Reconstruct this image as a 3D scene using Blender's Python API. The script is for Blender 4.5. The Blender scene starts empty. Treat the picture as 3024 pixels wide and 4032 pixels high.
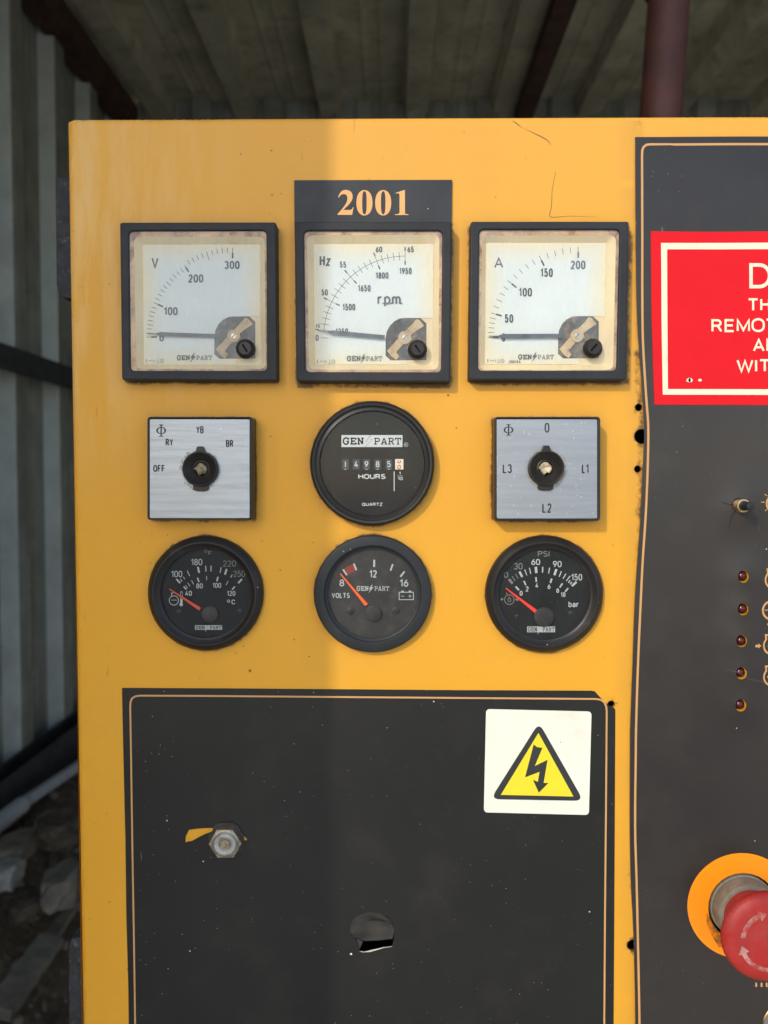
import bpy, math, random
from mathutils import Vector, Matrix
from mathutils.geometry import tessellate_polygon, delaunay_2d_cdt
random.seed(7)
R = math.radians
scene = bpy.context.scene
col = scene.collection

# ------------------------------------------------------------------ camera
FPX = 3030.0                       # focal length in photo pixels (3024 x 4032)
D = 0.364
PITCH, YAW, ROLL = R(2.3), R(0.77), R(0.1)
look = Vector((-math.sin(YAW)*math.cos(PITCH), math.cos(YAW)*math.cos(PITCH), -math.sin(PITCH)))
CAM = -look*D
rot = look.to_track_quat('-Z', 'Y').to_matrix() @ Matrix.Rotation(ROLL, 3, 'Z')
cd = bpy.data.cameras.new('camera'); cam = bpy.data.objects.new('camera', cd); col.objects.link(cam)
cam.matrix_world = Matrix.Translation(CAM) @ rot.to_4x4()
cd.sensor_fit = 'VERTICAL'; cd.sensor_height = 34.6; cd.sensor_width = 25.95
cd.lens = 34.6*FPX/4032.0
cd.clip_start = 0.01; cd.clip_end = 500
cd.dof.use_dof = True; cd.dof.focus_distance = 0.362; cd.dof.aperture_fstop = 11.0
scene.camera = cam
# ------------------------------------------------------------------ world, sun, exposure
SUN = Vector((-0.62, -1.0, 0.64)).normalized()      # towards the sun
w = bpy.data.worlds.new('World'); scene.world = w; w.use_nodes = True
nt = w.node_tree; bg = nt.nodes['Background']
sky = nt.nodes.new('ShaderNodeTexSky'); sky.sky_type = 'NISHITA'; sky.sun_disc = False
sky.sun_elevation = math.asin(SUN.z); sky.sun_rotation = math.atan2(SUN.x, SUN.y)
sky.air_density = 1.0; sky.dust_density = 1.0; sky.ozone_density = 1.0
nt.links.new(sky.outputs[0], bg.inputs[0]); bg.inputs[1].default_value = 0.15
sl = bpy.data.lights.new('sun', 'SUN'); sl.energy = 1.0; sl.angle = R(0.45); sl.color = (1.0, 0.93, 0.80)
so = bpy.data.objects.new('sun', sl); col.objects.link(so)
so.rotation_euler = SUN.to_track_quat('Z', 'Y').to_euler(); so.location = SUN*5
scene.view_settings.view_transform = 'Standard'; scene.view_settings.look = 'None'
scene.view_settings.gamma = 1.0; scene.view_settings.exposure = 0.90

# ------------------------------------------------------------------ pixel -> panel plane
def P(px, py, h=0.0):
    """photo pixel -> (x, z) in mm on the plane h mm in front of the panel"""
    d = rot @ Vector(((px-1512)/FPX, -(py-2016)/FPX, -1))
    t = (-h/1000.0 - CAM.y)/d.y
    p = CAM + d*t
    return (p.x*1000, p.z*1000)
def ray(px, py, y):
    d = rot @ Vector(((px-1512)/FPX, -(py-2016)/FPX, -1)); t = (y-CAM.y)/d.y
    return CAM + d*t
def cr(ox, oy, s):
    return lambda x, y: (ox+x/s, oy+y/s)

# ------------------------------------------------------------------ materials
def N(nt, t, **k):
    n = nt.nodes.new(t)
    for a, b in k.items():
        if a in ('operation', 'noise_dimensions', 'feature', 'blend_type', 'data_type', 'attribute_name', 'distance', 'use_clamp'): setattr(n, a, b)
        else: n.inputs[a].default_value = b
    return n
def ramp(nt, src, a, b, ca=(0, 0, 0, 1), cb=(1, 1, 1, 1)):
    r = nt.nodes.new('ShaderNodeValToRGB'); r.color_ramp.elements[0].position = a; r.color_ramp.elements[1].position = b
    r.color_ramp.elements[0].color = ca; r.color_ramp.elements[1].color = cb
    nt.links.new(src, r.inputs[0]); return r.outputs[0]
def mix(nt, fac, a, b):
    m = nt.nodes.new('ShaderNodeMix'); m.data_type = 'RGBA'
    for s, v in ((m.inputs[0], fac), (m.inputs[6], a), (m.inputs[7], b)):
        if hasattr(v, 'is_output'): nt.links.new(v, s)
        else: s.default_value = v if not isinstance(v, tuple) else (v+(1,))[:4]
    return m.outputs[2]
def mul(nt, a, b, op='MULTIPLY'):
    m = nt.nodes.new('ShaderNodeMath'); m.operation = op
    for s, v in ((m.inputs[0], a), (m.inputs[1], b)):
        if hasattr(v, 'is_output'): nt.links.new(v, s)
        else: s.default_value = v
    return m.outputs[0]
def base(name, c, rough=0.5, metal=0.0, spec=0.5, coat=0.0):
    m = bpy.data.materials.new(name); m.use_nodes = True; nt = m.node_tree; b = nt.nodes['Principled BSDF']
    b.inputs['Base Color'].default_value = (c+(1,))[:4]; b.inputs['Roughness'].default_value = rough
    b.inputs['Metallic'].default_value = metal; b.inputs['Specular IOR Level'].default_value = spec
    b.inputs['Coat Weight'].default_value = coat
    g = nt.nodes.new('ShaderNodeNewGeometry')
    return m, nt, b, g.outputs['Position']
def noise(nt, pos, scale, detail=3, rough=0.5, stretch=None, rotz=0.0):
    n = nt.nodes.new('ShaderNodeTexNoise'); n.inputs['Scale'].default_value = scale
    n.inputs['Detail'].default_value = detail; n.inputs['Roughness'].default_value = rough
    if stretch:
        mp = nt.nodes.new('ShaderNodeMapping'); mp.inputs['Scale'].default_value = stretch; mp.inputs['Rotation'].default_value = (0, rotz, 0)
        nt.links.new(pos, mp.inputs[0]); nt.links.new(mp.outputs[0], n.inputs['Vector'])
    else: nt.links.new(pos, n.inputs['Vector'])
    return n.outputs['Fac']
def bump(nt, b, h, strength=0.1, dist=0.001):
    bp = nt.nodes.new('ShaderNodeBump'); bp.inputs['Strength'].default_value = strength; bp.inputs['Distance'].default_value = dist
    nt.links.new(h, bp.inputs['Height']); nt.links.new(bp.outputs[0], b.inputs['Normal'])
def specks(nt, pos, cell, rad, keep):
    """random small dots: cell size (m), radius fraction, share of cells kept"""
    v = nt.nodes.new('ShaderNodeTexVoronoi'); v.inputs['Scale'].default_value = 1.0/cell; v.inputs['Randomness'].default_value = 1
    nt.links.new(pos, v.inputs['Vector'])
    sep = nt.nodes.new('ShaderNodeSeparateColor'); nt.links.new(v.outputs['Color'], sep.inputs[0])
    r = mul(nt, mul(nt, sep.outputs[1], sep.outputs[1]), rad)
    a = mul(nt, v.outputs['Distance'], r, 'LESS_THAN')
    k = mul(nt, sep.outputs[0], keep, 'LESS_THAN')
    return mul(nt, a, k)
def pm(name, c, rough=0.5, metal=0.0, spec=0.5, coat=0.0, var=0.15, vs=60, bs=0, bd=0.0002, bst=0.3, dust=None, dustc=(0.5, 0.46, 0.38), speck=None, speckc=(0.75, 0.75, 0.72), rvar=0.1):
    m, nt, b, pos = base(name, c, rough, metal, spec, coat)
    n1 = noise(nt, pos, vs, 4, 0.6)
    c1 = tuple(max(0, x*(1-var)) for x in c[:3]); c2 = tuple(min(1, x*(1+var)) for x in c[:3])
    out = ramp(nt, n1, 0.3, 0.7, c1+(1,), c2+(1,))
    if dust:
        out = mix(nt, ramp(nt, noise(nt, pos, dust[0], 6, 0.75), dust[1], dust[2]), out, dustc)
    if speck:
        out = mix(nt, specks(nt, pos, *speck), out, speckc)
    nt.links.new(out, b.inputs['Base Color'])
    rr = nt.nodes.new('ShaderNodeMapRange'); rr.inputs[3].default_value = max(0.03, rough-rvar); rr.inputs[4].default_value = min(1, rough+rvar)
    nt.links.new(noise(nt, pos, vs*2.3, 3), rr.inputs[0]); nt.links.new(rr.outputs[0], b.inputs['Roughness'])
    if bs: bump(nt, b, noise(nt, pos, bs, 4, 0.6), bst, bd)
    return m

def make_yellow(name, with_grime):
    m, nt, b, pos = base(name, (0.72, 0.36, 0.06), 0.44, 0, 0.28)
    big = noise(nt, pos, 7, 3)
    c = ramp(nt, big, 0.3, 0.7, (0.72, 0.335, 0.022, 1), (0.785, 0.378, 0.032, 1))
    # chalky wiping strokes, strongest at the top left of the sheet
    st = noise(nt, pos, 60, 5, 0.7, (1.0, 1, 0.16), 0.25)
    sepx = nt.nodes.new('ShaderNodeSeparateXYZ'); nt.links.new(pos, sepx.inputs[0])
    area = nt.nodes.new('ShaderNodeMapRange'); area.inputs[1].default_value = -0.06; area.inputs[2].default_value = -0.15; area.inputs[3].default_value = 0.0; area.inputs[4].default_value = 1.0
    nt.links.new(sepx.outputs[0], area.inputs[0])
    area2 = nt.nodes.new('ShaderNodeMapRange'); area2.inputs[1].default_value = 0.0; area2.inputs[2].default_value = 0.12; area2.inputs[3].default_value = 0.0; area2.inputs[4].default_value = 1.0
    nt.links.new(sepx.outputs[2], area2.inputs[0])
    sm = mul(nt, mul(nt, area.outputs[0], area2.outputs[0]), ramp(nt, st, 0.44, 0.6))
    c = mix(nt, mul(nt, sm, 0.75), c, (0.84, 0.56, 0.25))
    c = mix(nt, mul(nt, ramp(nt, noise(nt, pos, 22, 6, 0.7), 0.55, 0.8), 0.25), c, (0.66, 0.33, 0.07))
    # colour made paler towards the top
    tp = nt.nodes.new('ShaderNodeMapRange'); tp.inputs[1].default_value = -0.02; tp.inputs[2].default_value = 0.20; nt.links.new(sepx.outputs[2], tp.inputs[0])
    c = mix(nt, mul(nt, tp.outputs[0], 0.5), c, (0.78, 0.40, 0.085))
    # rubbed dirt: broad soft patches and a scatter of tiny flecks that gathers in places
    patch = ramp(nt, noise(nt, pos, 14, 6, 0.75), 0.50, 0.72)
    c = mix(nt, mul(nt, patch, 0.16), c, (0.45, 0.24, 0.05))
    clus = ramp(nt, noise(nt, pos, 12, 3, 0.6), 0.46, 0.62)
    c = mix(nt, mul(nt, mul(nt, specks(nt, pos, 0.0045, 0.10, 0.6), clus), 0.8), c, (0.12, 0.06, 0.015))
    c = mix(nt, mul(nt, specks(nt, pos, 0.014, 0.05, 0.6), 0.8), c, (0.12, 0.06, 0.015))
    scr = ramp(nt, noise(nt, pos, 420, 2, 0.5, (1, 1, 0.15), 0.6), 0.735, 0.76)
    c = mix(nt, mul(nt, scr, 0.35), c, (0.35, 0.17, 0.03))
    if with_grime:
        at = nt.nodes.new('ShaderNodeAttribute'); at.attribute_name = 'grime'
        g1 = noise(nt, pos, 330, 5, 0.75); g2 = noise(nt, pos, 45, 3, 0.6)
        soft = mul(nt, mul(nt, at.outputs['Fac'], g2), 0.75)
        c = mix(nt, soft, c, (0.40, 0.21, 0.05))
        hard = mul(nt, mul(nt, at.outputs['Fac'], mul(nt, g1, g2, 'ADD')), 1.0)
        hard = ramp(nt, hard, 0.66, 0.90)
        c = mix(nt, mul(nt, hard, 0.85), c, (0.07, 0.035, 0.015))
    nt.links.new(c, b.inputs['Base Color'])
    rr = nt.nodes.new('ShaderNodeMapRange'); rr.inputs[3].default_value = 0.34; rr.inputs[4].default_value = 0.52
    nt.links.new(st, rr.inputs[0]); nt.links.new(rr.outputs[0], b.inputs['Roughness'])
    bump(nt, b, noise(nt, pos, 500, 2), 0.12, 0.0001)
    return m
M = {}
M['yellow'] = make_yellow('yellow_paint', True)
M['yellow_side'] = make_yellow('yellow_side_paint', False)
def make_vinyl(name, c, rough=0.42, spec=0.28):
    m, nt, b, pos = base(name, c, rough, 0, spec)
    n = noise(nt, pos, 9, 4)
    o = ramp(nt, n, 0.3, 0.72, tuple(x*0.75 for x in c)+(1,), tuple(x*1.25 for x in c)+(1,))
    film = mul(nt, ramp(nt, noise(nt, pos, 26, 6, 0.72), 0.5, 0.85), 0.10)
    o = mix(nt, film, o, (0.17, 0.145, 0.11))
    cl = ramp(nt, noise(nt, pos, 16, 4, 0.65), 0.42, 0.62)
    o = mix(nt, mul(nt, specks(nt, pos, 0.011, 0.036, 0.55), 0.9), o, (0.62, 0.62, 0.6))
    o = mix(nt, mul(nt, mul(nt, specks(nt, pos, 0.0034, 0.085, 0.55), cl), 0.75), o, (0.5, 0.5, 0.5))
    fib = ramp(nt, noise(nt, pos, 300, 2, 0.5, (1, 1, 0.22), 0.9), 0.755, 0.78)
    o = mix(nt, mul(nt, fib, 0.18), o, (0.5, 0.5, 0.48))
    nt.links.new(o, b.inputs['Base Color'])
    rr = nt.nodes.new('ShaderNodeMapRange'); rr.inputs[3].default_value = rough-0.09; rr.inputs[4].default_value = rough+0.13
    nt.links.new(noise(nt, pos, 30, 5, 0.7), rr.inputs[0]); nt.links.new(rr.outputs[0], b.inputs['Roughness'])
    bump(nt, b, noise(nt, pos, 1400, 2), 0.15, 0.00005)
    return m
M['vinyl'] = make_vinyl('black_vinyl', (0.0145, 0.014, 0.0122), 0.40, 0.34)
M['vinyl_r'] = make_vinyl('faded_black_vinyl', (0.029, 0.0235, 0.0205), 0.33, 0.45)
M['gold'] = pm('gold_print', (0.60, 0.31, 0.11), 0.5, var=0.06)
M['gold2'] = pm('orange_print', (0.80, 0.40, 0.13), 0.45, var=0.04)
M['bezel'] = pm('matt_black_plastic', (0.022, 0.024, 0.027), 0.55, spec=0.3, var=0.2, bs=1500, bd=0.00006, speck=(0.004, 0.09, 0.35), speckc=(0.35, 0.36, 0.36))
M['gloss'] = pm('satin_black_plastic', (0.021, 0.019, 0.017), 0.38, spec=0.32, var=0.2, bs=900, bd=0.00004, dust=(90, 0.58, 0.95), dustc=(0.10, 0.085, 0.06), speck=(0.004, 0.08, 0.3), speckc=(0.5, 0.47, 0.4))
M['label'] = pm('faded_black_label', (0.033, 0.035, 0.039), 0.55, spec=0.35, var=0.2, bs=900, bd=0.00004, speck=(0.006, 0.06, 0.4))
M['face'] = pm('dial_black', (0.013, 0.013, 0.014), 0.65, spec=0.25, var=0.25, speck=(0.0035, 0.085, 0.25), speckc=(0.4, 0.4, 0.38))
M['face_dusty'] = pm('dusty_dial_black', (0.030, 0.026, 0.025), 0.6, var=0.3, dust=(120, 0.5, 0.9), dustc=(0.09, 0.075, 0.065), speck=(0.003, 0.1, 0.35), speckc=(0.5, 0.5, 0.48))
M['cream'] = pm('aged_cream_plastic', (0.80, 0.645, 0.38), 0.5, var=0.08, vs=40)
M['white'] = pm('dial_white', (0.74, 0.785, 0.79), 0.5, var=0.03, vs=30)
M['gasket'] = pm('brown_gasket', (0.62, 0.40, 0.23), 0.8, var=0.35, vs=60, dust=(110, 0.48, 0.66), dustc=(0.26, 0.10, 0.05), bs=500, bd=0.0003)
M['ink'] = pm('dark_ink', (0.055, 0.06, 0.075), 0.6, var=0.25, vs=500)
M['ink_black'] = pm('black_ink', (0.02, 0.015, 0.018), 0.6, var=0.1)
M['needle_grey'] = pm('needle_dark', (0.07, 0.08, 0.10), 0.5, var=0.2)
M['tick'] = pm('white_print', (0.52, 0.56, 0.56), 0.6, var=0.08)
M['tick_dim'] = pm('faded_white_print', (0.20, 0.21, 0.20), 0.6, var=0.1)
M['logo_white'] = pm('logo_white', (0.62, 0.65, 0.68), 0.5, var=0.04)
M['orange'] = pm('needle_orange', (0.95, 0.14, 0.02), 0.4, var=0.03)
M['red_needle'] = pm('needle_red', (0.90, 0.045, 0.02), 0.4, var=0.03)
M['redblock'] = pm('dull_red_print', (0.28, 0.035, 0.02), 0.6, var=0.15)
M['red_digit'] = pm('red_digit', (0.65, 0.04, 0.05), 0.5)
M['digit_wheel'] = pm('digit_wheel', (0.035, 0.05, 0.065), 0.5)
M['sign_red'] = pm('sign_red', (0.70, 0.004, 0.011), 0.6, spec=0.25, var=0.03, speck=(0.012, 0.05, 0.4), speckc=(0.85, 0.4, 0.3))
M['sign_cream'] = pm('sign_cream', (0.80, 0.74, 0.54), 0.5, var=0.04, dust=(50, 0.55, 0.9), dustc=(0.55, 0.46, 0.32), speck=(0.012, 0.04, 0.3), speckc=(0.3, 0.25, 0.2))
M['haz_white'] = pm('sticker_white', (0.80, 0.77, 0.65), 0.5, var=0.03, dust=(45, 0.55, 0.9), dustc=(0.62, 0.56, 0.42), speck=(0.012, 0.03, 0.3), speckc=(0.3, 0.3, 0.25))
M['haz_yellow'] = pm('sticker_yellow', (0.86, 0.66, 0.02), 0.5, var=0.02)
M['haz_black'] = pm('sticker_black', (0.025, 0.027, 0.026), 0.5, var=0.15)
M['ring_orange'] = pm('ring_orange', (0.90, 0.27, 0.0), 0.5, var=0.03, dust=(60, 0.66, 0.85), dustc=(0.25, 0.12, 0.03))
M['estop'] = pm('red_mushroom_plastic', (0.36, 0.02, 0.016), 0.5, spec=0.35, var=0.25, vs=55, bs=600, bd=0.00004, dust=(45, 0.42, 0.8), dustc=(0.31, 0.06, 0.055), speck=(0.005, 0.06, 0.3))
M['worn'] = pm('worn_white_relief', (0.46, 0.22, 0.19), 0.5, var=0.4, vs=160, dust=(110, 0.42, 0.56), dustc=(0.36, 0.04, 0.035))
M['zinc'] = pm('grey_zinc_collar', (0.22, 0.19, 0.15), 0.65, metal=0.1, var=0.3, vs=130, dust=(160, 0.45, 0.8), dustc=(0.14, 0.11, 0.07), speck=(0.003, 0.1, 0.3))
M['steel'] = pm('zinc_steel', (0.50, 0.47, 0.42), 0.38, metal=1, var=0.2, vs=150, dust=(120, 0.55, 0.85), dustc=(0.15, 0.1, 0.06))
M['nutsteel'] = pm('dull_nut_steel', (0.42, 0.36, 0.27), 0.5, metal=0.8, var=0.3, vs=200, dust=(240, 0.45, 0.75), dustc=(0.06, 0.035, 0.025))
M['nylon'] = pm('nylon_grey', (0.42, 0.41, 0.37), 0.5, var=0.15, vs=200, dust=(260, 0.5, 0.75), dustc=(0.16, 0.13, 0.09))
M['brass'] = pm('brass', (0.62, 0.44, 0.22), 0.35, metal=1, var=0.25, vs=400, dust=(300, 0.55, 0.8), dustc=(0.1, 0.06, 0.03))
M['broken'] = pm('broken_brass_stub', (0.30, 0.25, 0.15), 0.55, metal=0.3, var=0.5, vs=500, bs=600, bd=0.0005)
M['beige'] = pm('beige_nylon_stub', (0.55, 0.46, 0.32), 0.6, var=0.3, vs=300, bs=500, bd=0.0004)
M['hairgrey'] = pm('grey_hair', (0.22, 0.2, 0.16), 0.6)
M['void'] = pm('dark_inside', (0.010, 0.008, 0.006), 0.9, var=0.2)
M['crack'] = pm('paint_crack', (0.16, 0.075, 0.04), 0.7, var=0.3, vs=300)
M['torn'] = pm('torn_vinyl_edge', (0.55, 0.50, 0.40), 0.5, var=0.2)
M['flap'] = pm('crumpled_vinyl', (0.032, 0.028, 0.024), 0.5, var=0.4, vs=150, bs=300, bd=0.0004, speck=(0.0035, 0.12, 0.4))
M['hinge'] = pm('chalky_black_rubber', (0.030, 0.031, 0.033), 0.7, spec=0.3, var=0.4, vs=200, dust=(260, 0.56, 0.75), dustc=(0.16, 0.17, 0.17), bs=400, bd=0.0004)
m, nt, b, pos = base('red_led_dome', (0.055, 0.004, 0.004), 0.16, 0, 0.5, 0.0); M['led'] = m
m = M['white']; nt = m.node_tree; b = nt.nodes['Principled BSDF']; src = b.inputs['Base Color'].links[0].from_socket
tc = nt.nodes.new('ShaderNodeTexCoord'); sp = nt.nodes.new('ShaderNodeSeparateXYZ'); nt.links.new(tc.outputs['Generated'], sp.inputs[0])
ex_ = mul(nt, mul(nt, sp.outputs[0], 0.5, 'SUBTRACT'), 0.0, 'ADD'); ax_ = mul(nt, ex_, 0.0, 'ABSOLUTE'); az_ = mul(nt, mul(nt, sp.outputs[2], 0.5, 'SUBTRACT'), 0.0, 'ABSOLUTE')
ed_ = mul(nt, ax_, az_, 'MAXIMUM')
nt.links.new(mix(nt, mul(nt, ramp(nt, ed_, 0.33, 0.51), 0.8), src, (0.82, 0.71, 0.46)), b.inputs['Base Color'])
# brushed aluminium plate of the selector switches
def make_alu(name, c, rot_, streak):
    m, nt, b, pos = base(name, c, 0.42, 1.0, 0.5)
    a = noise(nt, pos, 110, 7, 0.75, (0.14, 1, 2.2), rot_); a2 = noise(nt, pos, 16, 3, 0.6)
    o = ramp(nt, a, 0.3, 0.7, tuple(x*(0.66 if streak < 0.2 else 0.82) for x in c)+(1,), tuple(min(1, x*(1.25 if streak < 0.2 else 1.1)) for x in c)+(1,))
    o = mix(nt, mul(nt, ramp(nt, a2, 0.45, 0.75), 0.12), o, (0.30, 0.32, 0.36))
    o = mix(nt, mul(nt, specks(nt, pos, 0.0016, 0.34, streak), 0.22), o, (0.86, 0.88, 0.9))
    nt.links.new(o, b.inputs['Base Color'])
    rr = nt.nodes.new('ShaderNodeMapRange'); rr.inputs[3].default_value = 0.34; rr.inputs[4].default_value = 0.6
    nt.links.new(a, rr.inputs[0]); nt.links.new(rr.outputs[0], b.inputs['Roughness'])
    bump(nt, b, noise(nt, pos, 260, 4, 0.7, (0.15, 1, 1.4), rot_), 0.35, 0.00012)
    return m
M['alu_a'] = make_alu('brushed_aluminium', (0.36, 0.395, 0.44), 0.15, 0.05)
M['alu_b'] = make_alu('spotted_aluminium', (0.36, 0.375, 0.40), -1.35, 0.7)
# scuffed clear plastic: see-through, a fresnel reflection and a thin milky film of scuffs
def make_glass(name, film, scale, stretch=None, rough=0.12, tint=(0.9, 0.92, 0.93), ior=1.4):
    m = bpy.data.materials.new(name); m.use_nodes = True; nt = m.node_tree
    for n in list(nt.nodes):
        if n.type == 'BSDF_PRINCIPLED': nt.nodes.remove(n)
    out = nt.nodes['Material Output']
    g = nt.nodes.new('ShaderNodeNewGeometry'); pos = g.outputs['Position']
    tr = nt.nodes.new('ShaderNodeBsdfTransparent'); tr.inputs[0].default_value = (0.95, 0.96, 0.95, 1)
    gl = nt.nodes.new('ShaderNodeBsdfGlossy'); gl.inputs['Roughness'].default_value = rough
    df = nt.nodes.new('ShaderNodeBsdfDiffuse'); df.inputs[0].default_value = tint+(1,)
    fr = nt.nodes.new('ShaderNodeFresnel'); fr.inputs[0].default_value = ior
    n1 = noise(nt, pos, scale, 6, 0.75, stretch, 0.7); n2 = noise(nt, pos, 25, 3)
    f = mul(nt, mul(nt, ramp(nt, n1, 0.35, 0.8), ramp(nt, n2, 0.2, 0.8, (0.4, 0.4, 0.4, 1))), film)
    f = mul(nt, f, mul(nt, specks(nt, pos, 0.003, 0.07, 0.3), 0.5), 'MAXIMUM')
    m1 = nt.nodes.new('ShaderNodeMixShader'); nt.links.new(f, m1.inputs[0]); nt.links.new(tr.outputs[0], m1.inputs[1]); nt.links.new(df.outputs[0], m1.inputs[2])
    m2 = nt.nodes.new('ShaderNodeMixShader'); nt.links.new(fr.outputs[0], m2.inputs[0]); nt.links.new(m1.outputs[0], m2.inputs[1]); nt.links.new(gl.outputs[0], m2.inputs[2])
    nt.links.new(m2.outputs[0], out.inputs[0])
    return m
M['window'] = make_glass('scuffed_meter_window', 0.27, 130, (1, 1, 0.35), 0.14, (0.86, 0.93, 0.98))  # scuff film whose blue-white tint also paints in the sky's reflection
M['lens'] = make_glass('scuffed_gauge_lens', 0.022, 110, (1, 1, 0.3), 0.12, (0.8, 0.82, 0.82), 1.28)

def make_grease():
    m, nt, b, pos = base('dried_grease', (0.46, 0.40, 0.28), 0.6)
    tr = nt.nodes.new('ShaderNodeBsdfTransparent'); mx = nt.nodes.new('ShaderNodeMixShader')
    f = ramp(nt, noise(nt, pos, 420, 5, 0.75), 0.42, 0.62)
    nt.links.new(mul(nt, f, 0.8), mx.inputs[0]); nt.links.new(tr.outputs[0], mx.inputs[1]); nt.links.new(b.outputs[0], mx.inputs[2])
    nt.links.new(mx.outputs[0], nt.nodes['Material Output'].inputs[0]); return m
M['grease'] = make_grease()
def make_smudge():
    m, nt, b, pos = base('dark_grease', (0.05, 0.03, 0.015), 0.6)
    tr = nt.nodes.new('ShaderNodeBsdfTransparent'); mx = nt.nodes.new('ShaderNodeMixShader')
    nt.links.new(mul(nt, ramp(nt, noise(nt, pos, 130, 5, 0.7), 0.38, 0.66), 0.75), mx.inputs[0]); nt.links.new(tr.outputs[0], mx.inputs[1]); nt.links.new(b.outputs[0], mx.inputs[2])
    nt.links.new(mx.outputs[0], nt.nodes['Material Output'].inputs[0]); return m
M['smudge'] = make_smudge()

# ------------------------------------------------------------------ mesh helpers (panel space, mm)
class Acc:
    def __init__(s): s.v = []; s.f = []; s.m = []; s.z = 0.0
    def add(s, vs, fs, mi=0):
        o = len(s.v); s.v += vs; s.f += [tuple(i+o for i in f) for f in fs]; s.m += [mi]*len(fs)
def W3(p, h): return (p[0]/1000, -h/1000, p[1]/1000)
LOC = {}
def link(name, verts, faces, mats, parent=None, mis=None, smooth=None):
    xs = [v[0] for v in verts]; ys = [v[1] for v in verts]; zs = [v[2] for v in verts]
    c = Vector(((min(xs)+max(xs))/2, (min(ys)+max(ys))/2, (min(zs)+max(zs))/2))
    me = bpy.data.meshes.new(name); me.from_pydata([(v[0]-c.x, v[1]-c.y, v[2]-c.z) for v in verts], [], faces)
    if not isinstance(mats, (list, tuple)): mats = [mats]
    for m in mats: me.materials.append(m)
    if mis:
        me.polygons.foreach_set('material_index', mis)
    if smooth is not None:
        me.polygons.foreach_set('use_smooth', [True]*len(me.polygons)); me.set_sharp_from_angle(angle=R(smooth))
    me.update()
    o = bpy.data.objects.new(name, me); col.objects.link(o)
    if parent is not None:
        o.parent = parent; o.location = c - LOC[parent.name]
    else: o.location = c
    LOC[o.name] = c
    return o
def fin(name, a, mats, parent=None, smooth=None, label=None):
    o = link(name, a.v, a.f, mats, parent, a.m, smooth)
    if label: o['label'] = label
    return o
def empty(name, loc, label, cat, parent=None, group=None):
    o = bpy.data.objects.new(name, None); col.objects.link(o); o.empty_display_size = 0.02
    o.location = Vector(loc) - (LOC[parent.name] if parent else Vector((0, 0, 0)))
    if parent: o.parent = parent
    if label: o['label'] = label
    if cat: o['category'] = cat
    if group: o['group'] = group
    LOC[o.name] = Vector(loc); return o
def area(c): return 0.5*sum(c[i][0]*c[(i+1) % len(c)][1]-c[(i+1) % len(c)][0]*c[i][1] for i in range(len(c)))
def ccw(c): return list(c) if area(c) > 0 else list(reversed(c))
def cw(c): return list(reversed(ccw(c)))
def roundpoly(pts, r, n=6):
    """round the corners of a polygon (mm)"""
    pts = ccw(pts); out = []; L = len(pts)
    for i in range(L):
        p = Vector(pts[i]); a = Vector(pts[i-1]); b = Vector(pts[(i+1) % L]); rr = r[i] if isinstance(r, (list, tuple)) else r
        if rr <= 0: out.append(tuple(p)); continue
        d1 = (a-p).normalized(); d2 = (b-p).normalized()
        half = math.acos(max(-1, min(1, d1.dot(d2))))/2
        t = min(rr/math.tan(half), (a-p).length*0.49, (b-p).length*0.49)
        s, e = p+d1*t, p+d2*t
        for k in range(n+1):
            u = k/n; q = s*(1-u)**2 + p*2*u*(1-u) + e*u*u
            # blend the quadratic towards a circle
            out.append((q.x, q.y))
    return out
def circ(c, r, n=48, a0=0): return [(c[0]+r*math.cos(a0+2*math.pi*i/n), c[1]+r*math.sin(a0+2*math.pi*i/n)) for i in range(n)]
def offset(c, d):
    """shift a ccw contour inwards by d (cw contour: outwards)"""
    out = []; L = len(c)
    for i in range(L):
        p = Vector(c[i]); e1 = p-Vector(c[i-1]); e2 = Vector(c[(i+1) % L])-p
        if e1.length < 1e-9 or e2.length < 1e-9: out.append(tuple(p)); continue
        n1 = Vector((-e1.y, e1.x)).normalized(); n2 = Vector((-e2.y, e2.x)).normalized()
        n = n1+n2; n = n.normalized() if n.length > 1e-6 else n1
        k = d/max(0.4, n.dot(n1)); out.append((p.x+n.x*k, p.y+n.y*k))
    return out
def cap(a, cs, h, mi=0):
    pts = [p for c in cs for p in c]
    tris = tessellate_polygon([[Vector((p[0], p[1], 0)) for p in c] for c in cs])
    fs = []
    for t in tris:
        A, B, C = (pts[i] for i in t)
        s = (B[0]-A[0])*(C[1]-A[1])-(B[1]-A[1])*(C[0]-A[0])
        if abs(s) < 1e-12: continue
        fs.append(tuple(t) if s > 0 else tuple(reversed(t)))
    a.add([W3(p, h) for p in pts], fs, mi)
def loft(a, c0, h0, c1, h1, mi=0):
    L = len(c0); a.add([W3(p, h0) for p in c0]+[W3(p, h1) for p in c1], [(i, (i+1) % L, L+(i+1) % L, L+i) for i in range(L)], mi)
def plate(a, outer, holes=(), h0=0, h1=1, bev=0.0, mi=0, seg=2):
    cs = [ccw(outer)]+[cw(h) for h in holes]; top = []
    for c in cs:
        loft(a, c, h0, c, h1-bev, mi); prev, ph = c, h1-bev
        if bev:
            for k in range(1, seg+1):
                t = k/seg*math.pi/2; nx = offset(c, bev*(1-math.cos(t))); nh = h1-bev+bev*math.sin(t)
                loft(a, prev, ph, nx, nh, mi); prev, ph = nx, nh
        top.append(prev)
    cap(a, top, h1, mi)
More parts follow.
